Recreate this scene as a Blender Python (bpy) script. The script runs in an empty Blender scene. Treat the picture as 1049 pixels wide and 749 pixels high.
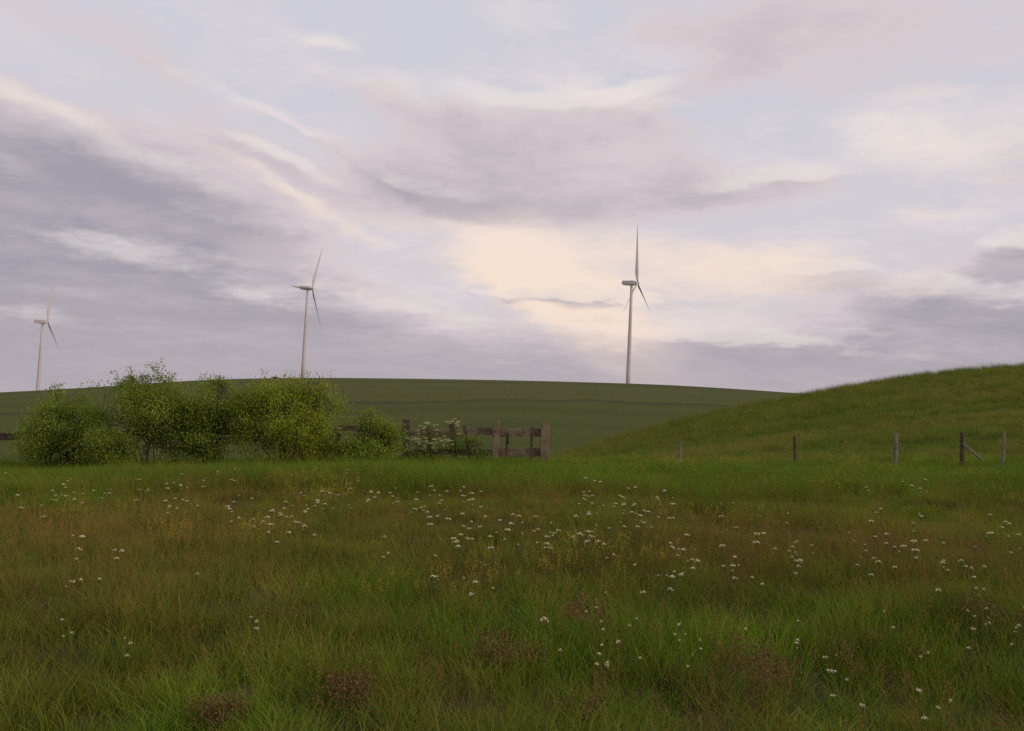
import bpy, math, random
import numpy as np
from mathutils import Vector, Matrix

SC = bpy.context.scene
COL = SC.collection
PI = math.pi
RAD = math.radians

# ------------------------------------------------------------------ camera
W_PX, H_PX = 1049.0, 749.0            # pixel frame the layout notes were taken in
HFOV = RAD(62.0)
F_PX = W_PX / 2 / math.tan(HFOV / 2)
EYE = np.array([0.0, 0.0, 1.6])
PITCH, ROLL = RAD(3.0), RAD(2.5)
_fw = np.array([0, math.cos(PITCH), math.sin(PITCH)])
_up0 = np.array([0, -math.sin(PITCH), math.cos(PITCH)])
_rt0 = np.array([1.0, 0, 0])
_up = math.cos(ROLL) * _up0 - math.sin(ROLL) * _rt0
_rt = math.cos(ROLL) * _rt0 + math.sin(ROLL) * _up0
cam_d = bpy.data.cameras.new('camera')
cam = bpy.data.objects.new('camera', cam_d)
COL.objects.link(cam)
cam.matrix_world = Matrix(((_rt[0], _up[0], -_fw[0], EYE[0]), (_rt[1], _up[1], -_fw[1], EYE[1]),
                           (_rt[2], _up[2], -_fw[2], EYE[2]), (0, 0, 0, 1)))
cam_d.sensor_fit = 'HORIZONTAL'
cam_d.angle = HFOV
cam_d.clip_start = 0.05
cam_d.clip_end = 6000
SC.camera = cam


def ray(u, v):
    d = _fw + _rt * ((u - W_PX / 2) / F_PX) + _up * ((H_PX / 2 - v) / F_PX)
    return d


def at_y(u, v, y):
    """the point of that line of sight on the vertical plane y metres ahead"""
    d = ray(u, v)
    return EYE + d * (y / d[1])


def azel(u, v):
    d = ray(u, v)
    d = d / np.linalg.norm(d)
    return math.degrees(math.atan2(d[0], d[1])), math.degrees(math.asin(d[2]))


# ------------------------------------------------------------------ light, sky, exposure
SUN_AZ, SUN_EL = RAD(116.0), RAD(21.0)     # a low, veiled evening sun behind the camera, to the right
SKY_STRENGTH = 0.1
sd = bpy.data.lights.new('sun', 'SUN')
sd.energy = 1.5
sd.angle = RAD(16)
sd.color = (1.0, 0.84, 0.70)
sun = bpy.data.objects.new('sun', sd)
COL.objects.link(sun)
_s = Vector((math.sin(SUN_AZ) * math.cos(SUN_EL), math.cos(SUN_AZ) * math.cos(SUN_EL), math.sin(SUN_EL)))
sun.rotation_euler = _s.to_track_quat('Z', 'Y').to_euler()

SC.view_settings.view_transform = 'Standard'
SC.view_settings.look = 'None'
SC.view_settings.exposure = 0.0
SC.view_settings.gamma = 1.0
SC.view_settings.use_curve_mapping = False
SC.render.engine = 'CYCLES'
SC.cycles.use_denoising = False         # the fine grain that is left suits an evening phone picture
SC.cycles.max_bounces = 5
SC.cycles.diffuse_bounces = 3
SC.cycles.glossy_bounces = 2
SC.cycles.transmission_bounces = 4
SC.cycles.transparent_max_bounces = 8
SC.cycles.use_adaptive_sampling = True
SC.cycles.adaptive_threshold = 0.006


def lin(r, g, b):
    return tuple(((c / 255) / 12.92 if c / 255 <= 0.04045 else ((c / 255 + 0.055) / 1.055) ** 2.4) for c in (r, g, b))


class NT:
    """short hand for building node trees"""

    def __init__(self, tree):
        self.t = tree

    def n(self, kind, **kw):
        nd = self.t.nodes.new(kind)
        for k, v in kw.items():
            setattr(nd, k, v)
        return nd

    def l(self, a, b):
        self.t.links.new(a, b)

    def val(self, sock, v):
        if hasattr(v, 'is_output'):
            self.l(v, sock)
        else:
            sock.default_value = v

    def m(self, op, a, b=None, c=None, clamp=False):
        nd = self.n('ShaderNodeMath', operation=op, use_clamp=clamp)
        self.val(nd.inputs[0], a)
        if b is not None:
            self.val(nd.inputs[1], b)
        if c is not None:
            self.val(nd.inputs[2], c)
        return nd.outputs[0]

    def vm(self, op, a, b=None, scale=None):
        nd = self.n('ShaderNodeVectorMath', operation=op)
        self.val(nd.inputs[0], a)
        if b is not None:
            self.val(nd.inputs[1], b)
        if scale is not None:
            self.val(nd.inputs[3], scale)
        return nd.outputs[0]

    def mix(self, f, a, b, blend='MIX'):
        nd = self.n('ShaderNodeMix', data_type='RGBA', blend_type=blend)
        self.val(nd.inputs[0], f)
        self.val(nd.inputs[6], a if hasattr(a, 'is_output') else (*a[:3], 1))
        self.val(nd.inputs[7], b if hasattr(b, 'is_output') else (*b[:3], 1))
        return nd.outputs[2]

    def smooth(self, x, lo, hi, a=0.0, b=1.0):
        nd = self.n('ShaderNodeMapRange', interpolation_type='SMOOTHSTEP', clamp=True)
        self.val(nd.inputs[0], x)
        nd.inputs[1].default_value, nd.inputs[2].default_value = lo, hi
        nd.inputs[3].default_value, nd.inputs[4].default_value = a, b
        return nd.outputs[0]

    def noise(self, vec, scale, detail=5, rough=0.55, dist=0.0, out=0):
        nd = self.n('ShaderNodeTexNoise', noise_dimensions='3D')
        if vec is not None:
            self.l(vec, nd.inputs['Vector'])
        nd.inputs['Scale'].default_value = scale
        nd.inputs['Detail'].default_value = detail
        nd.inputs['Roughness'].default_value = rough
        nd.inputs['Distortion'].default_value = dist
        return nd.outputs[out]


def blob(nt, vec, u, v, ru, rv, rot=0.0, soft=0.85):
    """a soft elliptical bank of cloud round the sky direction that shows at (u, v)"""
    a, e = azel(u, v)
    k = math.degrees(1 / F_PX)
    mp = nt.n('ShaderNodeMapping', vector_type='TEXTURE')
    nt.l(vec, mp.inputs['Vector'])
    mp.inputs['Location'].default_value = (a, e, 0)
    mp.inputs['Rotation'].default_value = (0, 0, RAD(rot) + ROLL * -1)
    mp.inputs['Scale'].default_value = (ru * k, rv * k, 1)
    g = nt.n('ShaderNodeTexGradient', gradient_type='SPHERICAL')
    nt.l(mp.outputs[0], g.inputs[0])
    return nt.smooth(g.outputs['Fac'], 0.0, soft)


# dark banks: (u, v, ru, rv, rot, weight)
DARK = [(10, 178, 380, 96, -15, .74), (215, 210, 270, 56, -17, .50), (150, 280, 360, 44, -3, .52), (-260, 230, 330, 170, 0, .8),
        (580, 165, 420, 140, -3, .27), (670, 206, 400, 50, 1, .20), (560, 112, 280, 40, -6, .12), (400, 195, 340, 80, -8, .18), (800, 196, 170, 24, 5, .36), (430, 125, 180, 56, -5, .26),
        (970, 352, 360, 66, 3, .60), (1000, 303, 290, 32, -2, .36), (845, 277, 80, 15, 2, .5), (1055, 258, 70, 22, 6, .55), (603, 303, 95, 22, -3, 1.0), (528, 301, 44, 16, 0, .9), (488, 300, 18, 7, 0, .4),
        (890, 50, 420, 90, 8, .22), (720, 20, 280, 80, 0, .16), (60, 45, 300, 100, -14, .20), (240, 130, 240, 50, -16, .26), (420, 195, 150, 34, -10, .30),
        (250, 372, 760, 100, 0, .74), (800, 385, 460, 56, 0, .30), (700, 340, 300, 26, 0, .25), (1400, 250, 400, 220, 0, .5), (-700, 200, 400, 300, 0, .6)]
# gaps of clear sky
CLEAR = [(600, 68, 170, 26, 4, .75), (790, 220, 220, 40, 4, .40), (400, 45, 230, 50, -6, .30), (310, 100, 170, 30, -8, .30), (960, 215, 190, 36, 0, .35), (790, 130, 130, 46, -10, .40),
         (150, 90, 220, 22, -10, .3), (330, 165, 190, 18, -22, .34), (240, 246, 180, 16, -5, .17), (545, 274, 280, 70, -4, .22), (130, 330, 300, 14, -4, .06)]
# warm, sun lit cloud
WARM = [(518, 274, 130, 44, -12, .42), (560, 275, 360, 120, -10, .46), (680, 268, 320, 66, 0, .40), (600, 325, 290, 66, -34, .85), (985, 140, 150, 80, 0, .8), (530, 18, 130, 42, 0, .65), (250, 247, 190, 20, -5, .26),
        (20, 92, 120, 18, -10, .75), (780, 275, 190, 46, 0, .5), (965, 225, 70, 16, 0, .6), (335, 46, 64, 10, 0, .8), (150, 330, 280, 16, -4, .18), (650, 97, 150, 18, -7, .8), (280, 195, 160, 14, -24, .7), (870, 130, 90, 40, -20, .4),
        (960, 305, 160, 10, -2, .4), (830, 40, 120, 24, 0, .35)]

world = bpy.data.worlds.new('World')
SC.world = world
world.use_nodes = True


def make_density():
    g = bpy.data.node_groups.new('cloud_density', 'ShaderNodeTree')
    g.interface.new_socket('P', in_out='INPUT', socket_type='NodeSocketVector')
    g.interface.new_socket('Noise', in_out='INPUT', socket_type='NodeSocketVector')
    g.interface.new_socket('Warp', in_out='INPUT', socket_type='NodeSocketVector')
    g.interface.new_socket('Density', in_out='OUTPUT', socket_type='NodeSocketFloat')
    nt = NT(g)
    gi, go = nt.n('NodeGroupInput'), nt.n('NodeGroupOutput')
    P, Q = gi.outputs[0], gi.outputs[1]
    Pw = nt.vm('ADD', P, gi.outputs[2])
    tot = None
    for lst, sgn in ((DARK, 1), (CLEAR, -1)):
        for (u, v, ru, rv, rot, wt) in lst:
            b = nt.m('MULTIPLY', blob(nt, Pw, u, v, ru, rv, rot), sgn * wt)
            tot = b if tot is None else nt.m('ADD', tot, b)
    n1 = nt.noise(Q, 2.1, 6, 0.67, 0.0)
    tot = nt.m('ADD', tot, nt.m('MULTIPLY', nt.m('SUBTRACT', n1, 0.40), 0.66))
    nt.l(tot, go.inputs[0])
    return g


def build_world():
    t = world.node_tree
    t.nodes.clear()
    nt = NT(t)
    out = nt.n('ShaderNodeOutputWorld')
    bg = nt.n('ShaderNodeBackground')
    bg.inputs['Strength'].default_value = SKY_STRENGTH
    nt.l(bg.outputs[0], out.inputs[0])
    tc = nt.n('ShaderNodeTexCoord')
    sep = nt.n('ShaderNodeSeparateXYZ')
    nt.l(tc.outputs['Generated'], sep.inputs[0])
    az = nt.m('MULTIPLY', nt.m('ARCTAN2', sep.outputs[0], sep.outputs[1]), 180 / PI)
    el = nt.m('MULTIPLY', nt.m('ARCSINE', sep.outputs[2]), 180 / PI)
    cmb = nt.n('ShaderNodeCombineXYZ')
    nt.l(az, cmb.inputs[0])
    nt.l(el, cmb.inputs[1])
    P = cmb.outputs[0]

    # cloud sheets seen in perspective: flatter and smaller towards the horizon
    def sheet(dx, dz):
        den = nt.m('ADD', nt.m('MAXIMUM', nt.m('ADD', sep.outputs[2], dz), 0.0), 0.17)
        cq = nt.n('ShaderNodeCombineXYZ')
        nt.l(nt.m('MULTIPLY', nt.m('DIVIDE', nt.m('ADD', sep.outputs[0], dx), den), 1.0), cq.inputs[0])
        nt.l(nt.m('DIVIDE', sep.outputs[1], den), cq.inputs[1])
        cq.inputs[2].default_value = 3.7
        return cq.outputs[0]
    Q = sheet(0, 0)
    grp = make_density()
    warp = nt.noise(Q, 1.0, 5, 0.70, 0, 1)
    W = nt.vm('MULTIPLY', nt.vm('SUBTRACT', warp, (.5, .5, .5)), (8, 5.0, 0))

    def dens(p, q):
        nd = nt.n('ShaderNodeGroup')
        nd.node_tree = grp
        nt.l(p, nd.inputs[0])
        nt.l(q, nd.inputs[1])
        nt.l(W, nd.inputs[2])
        return nd.outputs[0]
    d0 = dens(P, Q)
    # the same cloud a little higher up: where it thins out above, the top catches light
    d1 = dens(nt.vm('ADD', P, (0.3, 1.0, 0)), sheet(.005, .0175))

    K = 1 / SKY_STRENGTH

    def c(r, g, b):
        return tuple(x * K for x in lin(r, g, b))
    sky = nt.n('ShaderNodeTexSky', sky_type='NISHITA', sun_disc=False)
    sky.sun_elevation = SUN_EL
    sky.sun_rotation = SUN_AZ
    sky.altitude = 600
    sky.dust_density = 2.5
    # thin high veil over the clear sky
    veil = nt.mix(nt.smooth(el, 4, 24), c(217, 208, 212), c(210, 209, 219))
    base = nt.mix(0.93, sky.outputs[0], veil)
    streak = nt.noise(nt.vm('MULTIPLY', Q, (1, 1.2, 1)), 3.0, 6, 0.70, 0.2)
    base = nt.mix(nt.m('MULTIPLY', nt.smooth(streak, .40, .68), .8), base, c(221, 213, 220))
    # tone of the cloud: a broad soft part and a crisper torn part
    soft = nt.smooth(d0, -0.12, 1.05)
    crisp = nt.smooth(d0, 0.16, 0.44)
    up = nt.smooth(d1, 0.0, 0.9)
    tone = nt.m('ADD', nt.m('ADD', nt.m('MULTIPLY', soft, .52), nt.m('MULTIPLY', crisp, .09)), nt.m('MULTIPLY', up, .27))
    tone = nt.m('ADD', tone, nt.m('MULTIPLY', nt.m('SUBTRACT', streak, .5), .70), clamp=True)
    dark = nt.mix(nt.smooth(el, 1, 9), c(174, 166, 174), c(160, 157, 169))
    col = nt.mix(nt.smooth(tone, .06, .40), base, c(213, 202, 206))
    col = nt.mix(nt.smooth(tone, .34, .70), col, c(190, 180, 188))
    col = nt.mix(nt.smooth(tone, .62, 1.0), col, dark)
    # bright rims on the upper edges
    rim = nt.m('MULTIPLY', nt.smooth(nt.m('SUBTRACT', d0, d1), 0.10, 0.42), nt.smooth(d0, .02, .25))
    col = nt.mix(nt.m('MULTIPLY', rim, .6), col, c(235, 226, 224))
    # warm lit cloud
    Pw = nt.vm('ADD', P, W)
    wt = None
    for (u, v, ru, rv, rot, k) in WARM:
        b = nt.m('MULTIPLY', blob(nt, Pw, u, v, ru, rv, rot, 1.0), k)
        wt = b if wt is None else nt.m('ADD', wt, b)
    wt = nt.m('ADD', wt, nt.m('MULTIPLY', nt.m('SUBTRACT', streak, .52), 1.3))
    wt = nt.m('MULTIPLY', nt.smooth(wt, 0.04, 1.2), nt.m('SUBTRACT', 1.0, nt.m('MULTIPLY', nt.smooth(tone, .3, .9), .75)))
    col = nt.mix(nt.m('MULTIPLY', wt, .9), col, nt.mix(nt.smooth(el, 7, 20), c(250, 227, 208), c(240, 228, 222)))
    # dull lavender air low over the horizon
    low = nt.smooth(el, 0.0, 7.0, .6, 0.0)
    low = nt.m('MULTIPLY', low, nt.m('SUBTRACT', 1.0, nt.m('MULTIPLY', wt, .75)))
    col = nt.mix(low, col, c(174, 166, 174))
    nt.l(col, bg.inputs[0])
    try:
        world.cycles.sampling_method = 'MANUAL'
        world.cycles.sample_map_resolution = 512
    except Exception:
        pass


build_world()


# ------------------------------------------------------------------ small helpers
def vnoise(x, y, seed=0):
    """smooth value noise, 0..1"""
    x = np.asarray(x, float)
    y = np.asarray(y, float)
    xi, yi = np.floor(x).astype(np.int64), np.floor(y).astype(np.int64)
    xf, yf = x - xi, y - yi
    xf, yf = xf * xf * (3 - 2 * xf), yf * yf * (3 - 2 * yf)

    def h(a, b):
        n = (a * 374761393 + b * 668265263 + seed * 362437) & 0x7fffffff
        n = ((n ^ (n >> 13)) * 1274126177) & 0x7fffffff
        return ((n ^ (n >> 16)) & 0xffff) / 65535.0
    return (h(xi, yi) * (1 - xf) + h(xi + 1, yi) * xf) * (1 - yf) + (h(xi, yi + 1) * (1 - xf) + h(xi + 1, yi + 1) * xf) * yf


def fbm(x, y, seed=0, octs=3):
    s, a, t = 0, 1.0, 0
    for i in range(octs):
        s = s + a * vnoise(x * 2 ** i, y * 2 ** i, seed + i * 17)
        t += a
        a *= .5
    return s / t


def sstep(x, a, b):
    t = np.clip((np.asarray(x, float) - a) / (b - a), 0, 1)
    return t * t * (3 - 2 * t)


def mesh_obj(name, verts, faces, mats, parent=None, smooth=True, link=True, mi=None, attrs=None):
    """one mesh object; faces is a list of tuples or a list of equal-width index arrays"""
    me = bpy.data.meshes.new(name)
    verts = np.asarray(verts, np.float32)
    arrs = [np.asarray(f, np.int32) for f in faces] if (len(faces) and isinstance(faces[0], np.ndarray)) else None
    if arrs is None:
        me.from_pydata(verts.tolist(), [], faces)
        n = len(faces)
    else:
        arrs = [a for a in arrs if len(a)]
        n = sum(len(a) for a in arrs)
        me.vertices.add(len(verts))
        me.vertices.foreach_set('co', verts.ravel())
        loops = np.concatenate([a.ravel() for a in arrs])
        tot = np.concatenate([np.full(len(a), a.shape[1], np.int32) for a in arrs])
        me.loops.add(len(loops))
        me.loops.foreach_set('vertex_index', loops)
        me.polygons.add(n)
        me.polygons.foreach_set('loop_start', np.concatenate([[0], np.cumsum(tot)[:-1]]).astype(np.int32))
        me.polygons.foreach_set('loop_total', tot)
        me.update(calc_edges=True)
    me.polygons.foreach_set('use_smooth', np.full(n, smooth))
    if mi is not None:
        me.polygons.foreach_set('material_index', np.asarray(mi, np.int32))
    for m in (mats if isinstance(mats, (list, tuple)) else [mats]):
        me.materials.append(m)
    if attrs:
        for k, (typ, arr) in attrs.items():
            a = me.attributes.new(k, typ, 'POINT')
            if typ == 'FLOAT':
                a.data.foreach_set('value', np.asarray(arr, np.float32))
            elif typ == 'FLOAT_COLOR':
                a.data.foreach_set('color', np.asarray(arr, np.float32).ravel())
    me.validate()
    me.update()
    o = bpy.data.objects.new(name, me)
    if link:
        COL.objects.link(o)
    if parent is not None:
        o.parent = parent
    return o


class MB:
    """collects shapes for ONE mesh"""

    def __init__(self):
        self.v, self.f, self.mi = [], [], []

    def add(self, vs, fs, mi=0):
        o = len(self.v)
        self.v += [tuple(p) for p in vs]
        self.f += [tuple(i + o for i in f) for f in fs]
        self.mi += [mi] * len(fs)

    def tube(self, pts, rads, n=8, mi=0, cap=True):
        pts = [Vector(p) for p in pts]
        vs, fs = [], []
        ref = Vector((0.31, 0.2, 0.93))
        for i, p in enumerate(pts):
            t = (pts[min(i + 1, len(pts) - 1)] - pts[max(i - 1, 0)]).normalized()
            r_ = ref if abs(t.dot(ref)) < .95 else Vector((1, 0, 0))
            a = t.cross(r_).normalized()
            b = t.cross(a)
            for k in range(n):
                th = 2 * PI * k / n
                vs.append(p + (a * math.cos(th) + b * math.sin(th)) * rads[i])
        for i in range(len(pts) - 1):
            for k in range(n):
                fs.append((i * n + k, i * n + (k + 1) % n, (i + 1) * n + (k + 1) % n, (i + 1) * n + k))
        if cap:
            fs.append(tuple(range(n))[::-1])
            fs.append(tuple(range((len(pts) - 1) * n, len(pts) * n)))
        self.add(vs, fs, mi)

    def sections(self, rings, mi=0):
        """loft through closed rings of equal length, capped"""
        n = len(rings[0])
        vs = [p for r in rings for p in r]
        fs = []
        for i in range(len(rings) - 1):
            for k in range(n):
                fs.append((i * n + k, i * n + (k + 1) % n, (i + 1) * n + (k + 1) % n, (i + 1) * n + k))
        fs.append(tuple(range(n))[::-1])
        fs.append(tuple(range((len(rings) - 1) * n, len(rings) * n)))
        self.add(vs, fs, mi)

    def plank(self, p, q, w, t, rng, side=(0, -1, 0), seg=9, rough=.006, ends=1.0):
        """a weathered sawn timber from p to q: chamfered section w (across) by t (towards side), uneven along its length"""
        p, q = Vector(p), Vector(q)
        ax = (q - p).normalized()
        s = Vector(side)
        s = (s - ax * s.dot(ax)).normalized()
        c = ax.cross(s)
        rings = []
        for i in range(seg + 1):
            u = i / seg
            m = p.lerp(q, u) + c * rng.gauss(0, rough) + s * rng.gauss(0, rough * .5)
            ww, tt = w * (1 + rng.gauss(0, .045)) / 2, t * (1 + rng.gauss(0, .04)) / 2
            if i in (0, seg):
                ww *= ends
                tt *= ends
            ch = min(ww, tt) * .22
            ring = []
            for (a, b) in ((ww, tt - ch), (ww - ch, tt), (-ww + ch, tt), (-ww, tt - ch), (-ww, -tt + ch), (-ww + ch, -tt), (ww - ch, -tt), (ww, -tt + ch)):
                ring.append(m + c * (a + rng.gauss(0, rough * .35)) + s * (b + rng.gauss(0, rough * .3)) + ax * (rng.gauss(0, rough * 1.5) if i in (0, seg) else 0))
            rings.append(ring)
        self.sections(rings)

    def obj(self, name, mats, parent=None, smooth=False, link=True):
        return mesh_obj(name, self.v, self.f, mats, parent, smooth, link, self.mi)


def empty(name, loc, label, cat, group=None, rot=(0, 0, 0)):
    o = bpy.data.objects.new(name, None)
    COL.objects.link(o)
    o.empty_display_size = .2
    o.location = tuple(loc)
    o.rotation_euler = rot
    tag(o, label, cat, group)
    return o


def tag(o, label, cat=None, group=None, kind=None):
    o['label'] = label
    if cat:
        o['category'] = cat
    if group:
        o['group'] = group
    if kind:
        o['kind'] = kind


# ------------------------------------------------------------------ terrain
def prof(pts, y, n=9):
    """heights along the row y metres ahead, from where that row shows in the picture"""
    P = [at_y(u, v, y) for (u, v) in pts]
    xs = np.array([p[0] for p in P])
    zs = np.array([p[2] for p in P])
    gx = np.linspace(xs[0], xs[-1], 500)
    gz = np.interp(gx, xs, zs)
    k = np.ones(n * 2 + 1) / (n * 2 + 1)
    gz = np.convolve(np.pad(gz, n, mode='edge'), k, mode='valid')
    return gx, gz


Y_F, Y_K, Y_V, Y_C, Y_T = 26.0, 112.0, 205.0, 430.0, 790.0
PF = prof([(-500, 486), (-150, 482), (0, 479), (150, 478), (300, 475), (415, 474), (558, 475), (700, 478), (850, 480), (1049, 482), (1300, 480), (1600, 475)], Y_F, 12)
PK = prof([(-900, 520), (-200, 505), (200, 492), (440, 486), (520, 482), (560, 476), (600, 462), (650, 447), (700, 433.5), (760, 420), (830, 406.5), (900, 394.5), (960, 384.5), (1049, 377),
           (1200, 366), (1500, 372), (2000, 400)], Y_K, 7)
PC = prof([(-900, 440), (-400, 420), (-100, 407), (0, 402), (60, 399), (120, 395), (200, 389.5), (270, 387.3), (340, 387), (430, 388), (520, 389.5), (600, 391.5), (680, 394), (740, 397.5), (800, 401.5), (860, 406),
           (960, 416), (1200, 440), (1700, 470)], Y_C, 6)
R_BLADE = 45.0
HUB_H = 90.0
# (hub u, v, blade length in picture px, first blade angle, yaw of rotor)
TURB = [(652.5, 290.0, 60.0, 97.0, 24.0), (319.5, 295.5, 49.5, 66.0, 10.0), (48.5, 330.0, 47.5, 83.0, -8.0)]
T_HUB = [at_y(u, v, R_BLADE * F_PX / r) for (u, v, r, a, yw) in TURB]
_tb = sorted([(p[0], p[2] - HUB_H) for p in T_HUB])
TBX, TBZ = [p[0] for p in _tb], [p[1] for p in _tb]


def ground(x, y, detail=True):
    x = np.asarray(x, float)
    y = np.asarray(y, float)
    x, y = np.broadcast_arrays(x, y)
    zn = 0.9 * np.tanh(0.04 * x / 0.9)
    zf = np.interp(x, *PF)
    zk = np.interp(x, *PK)
    zv = np.minimum(np.interp(x, *PK) - 2.0, -8.0)
    zc = np.interp(x, *PC)
    zt = np.interp(x, TBX, TBZ)
    t0 = sstep(y, 2, Y_F)
    t1 = np.clip((y - Y_F) / (Y_K - Y_F), 0, 1)
    t2 = sstep(y, Y_K, Y_V)
    t3 = np.clip((y - Y_V) / (Y_C - Y_V), 0, 1)
    t4 = np.clip((y - Y_C) / (Y_T - Y_C), 0, 1)
    z = zn + (zf - zn) * t0
    z = z + (zk - zf) * (1.30 * t1 - .30 * t1 * t1)
    z = z + (zv - zk) * t2
    z = z + (zc - zv) * (1.45 * t3 - .45 * t3 * t3)
    z = z + (zt - zc) * t4
    z = z - 60 * sstep(y, 900, 2600)
    if detail:
        near = 1 - sstep(y, 60, 130)
        w0 = 1 - sstep(np.hypot(x, y), 1.0, 3.0) * 1
        z = z + near * (1 - w0) * (0.34 * (fbm(x * .30, y * .45, 3) - .5) + 0.16 * (fbm(x * 1.1, y * 1.1, 9) - .5))
        kn = sstep(y, 32, 60) * (1 - sstep(y, Y_K + 20, Y_K + 60))
        z = z + kn * 0.7 * (fbm(x * .06, y * .22, 21, 4) - .5)
        far = sstep(y, Y_V, 260)
        z = z + far * (1 - sstep(y, 395, 425)) * 1.2 * (fbm(x * .012, y * .02, 31) - .5)
    return z


def on_ground(u, v, lo=2.5, hi=140.0):
    """where the line of sight (u, v) first meets the ground"""
    d = ray(u, v)
    t = np.linspace(lo, hi, 6000) / d[1]
    p = EYE[None, :] + d[None, :] * t[:, None]
    g = ground(p[:, 0], p[:, 1])
    i = np.argmax(p[:, 2] < g)
    return np.array([p[i, 0], p[i, 1], g[i]])


def gz(x, y):
    return float(ground(np.array([x]), np.array([y]))[0])


# ------------------------------------------------------------------ materials
def mat(name):
    m = bpy.data.materials.new(name)
    m.use_nodes = True
    m.node_tree.nodes.clear()
    return m, NT(m.node_tree)


def m_ground():
    m, nt = mat('meadow_soil_and_crops')
    out = nt.n('ShaderNodeOutputMaterial')
    bs = nt.n('ShaderNodeBsdfPrincipled')
    bs.inputs['Roughness'].default_value = .95
    bs.inputs['Specular IOR Level'].default_value = .1
    nt.l(bs.outputs[0], out.inputs[0])
    geo = nt.n('ShaderNodeNewGeometry')
    pos = geo.outputs['Position']
    sep = nt.n('ShaderNodeSeparateXYZ')
    nt.l(pos, sep.inputs[0])
    y = sep.outputs[1]
    # near meadow thatch
    n1 = nt.noise(pos, .5, 5, .6)
    n2 = nt.noise(pos, 7.0, 5, .6)
    near = nt.mix(nt.smooth(n1, .35, .65), (.060, .064, .018), (.085, .070, .028))
    near = nt.mix(nt.smooth(n2, .4, .7, 0, .6), near, (.075, .065, .028))
    # pasture on the knoll
    mp = nt.n('ShaderNodeMapping')
    nt.l(pos, mp.inputs[0])
    mp.inputs['Scale'].default_value = (.09, .35, .35)
    k1 = nt.noise(mp.outputs[0], 1.0, 6, .62)
    k2 = nt.noise(pos, 1.6, 6, .65)
    past = nt.mix(nt.smooth(k1, .38, .64), (.078, .100, .018), (.108, .108, .026))
    past = nt.mix(nt.smooth(k2, .45, .72, 0, .7), past, (.036, .052, .012))
    # crop beyond: two fields, a bare strip between them
    mp2 = nt.n('ShaderNodeMapping')
    nt.l(pos, mp2.inputs[0])
    mp2.inputs['Scale'].default_value = (.006, .06, .06)
    c1 = nt.noise(mp2.outputs[0], 1.0, 6, .6)
    c2 = nt.noise(pos, .35, 6, .7)
    c3 = nt.noise(pos, .03, 3, .5)
    lower = nt.mix(nt.smooth(c1, .38, .62), (.060, .078, .012), (.078, .088, .016))
    upper = nt.mix(nt.smooth(c1, .38, .62), (.088, .090, .018), (.068, .084, .014))
    yb = nt.m('ADD', y, nt.m('MULTIPLY', nt.m('SUBTRACT', c3, .5), 26))
    yb = nt.m('ADD', yb, nt.m('MULTIPLY', sep.outputs[0], -.10))
    crop = nt.mix(nt.smooth(yb, 300, 306), lower, upper)
    strip = nt.m('MULTIPLY', nt.smooth(yb, 296, 299), nt.m('SUBTRACT', 1.0, nt.smooth(yb, 301, 305)))
    crop = nt.mix(nt.m('MULTIPLY', strip, .65), crop, (.040, .040, .022))
    stripb = nt.m('MULTIPLY', nt.smooth(yb, 396, 400), nt.m('SUBTRACT', 1.0, nt.smooth(yb, 404, 412)))
    crop = nt.mix(nt.m('MULTIPLY', stripb, .5), crop, (.040, .046, .020))
    crop = nt.mix(nt.smooth(c2, .3, .75, 0, .45), crop, (.052, .056, .022))
    c = nt.mix(nt.smooth(y, 28, 40), near, past)
    c = nt.mix(nt.smooth(y, 150, 190), c, crop)
    nt.l(c, bs.inputs['Base Color'])
    bmp = nt.n('ShaderNodeBump')
    bmp.inputs['Strength'].default_value = .9
    bmp.inputs['Distance'].default_value = .25
    nt.l(nt.noise(pos, 2.2, 8, .7), bmp.inputs['Height'])
    nt.l(bmp.outputs[0], bs.inputs['Normal'])
    return m


def m_leaf(name, attr_type='INSTANCER', attr='tint', transl=.3, hue_noise=.25, rough=.6, mul=(1, 1, 1), fixed=None):
    """thin leaf: colour from a tint attribute, or fixed, with small natural variation; light passes through it"""
    m, nt = mat(name)
    out = nt.n('ShaderNodeOutputMaterial')
    if fixed is None:
        at = nt.n('ShaderNodeAttribute', attribute_type=attr_type, attribute_name=attr)
        c = at.outputs['Color']
        c = nt.mix(1.0, c, mul, 'MULTIPLY')
    else:
        rgb = nt.n('ShaderNodeRGB')
        rgb.outputs[0].default_value = (*fixed, 1)
        c = rgb.outputs[0]
    geo = nt.n('ShaderNodeNewGeometry')
    rnd = geo.outputs['Random Per Island']
    c = nt.mix(nt.m('MULTIPLY', nt.smooth(rnd, .55, 1.0), hue_noise * 2), c, nt.mix(1.0, c, (1.5, 1.15, .9), 'MULTIPLY'))
    c = nt.mix(nt.m('MULTIPLY', nt.smooth(rnd, .45, .0), hue_noise * 2), c, nt.mix(1.0, c, (.55, .68, .6), 'MULTIPLY'))
    bs = nt.n('ShaderNodeBsdfPrincipled')
    bs.inputs['Roughness'].default_value = rough
    bs.inputs['Specular IOR Level'].default_value = .12
    nt.l(c, bs.inputs['Base Color'])
    tr = nt.n('ShaderNodeBsdfTranslucent')
    nt.l(nt.mix(1.0, c, (1.25, 1.3, .7), 'MULTIPLY'), tr.inputs[0])
    mx = nt.n('ShaderNodeMixShader')
    mx.inputs[0].default_value = transl
    nt.l(bs.outputs[0], mx.inputs[1])
    nt.l(tr.outputs[0], mx.inputs[2])
    nt.l(mx.outputs[0], out.inputs[0])
    return m


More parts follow.
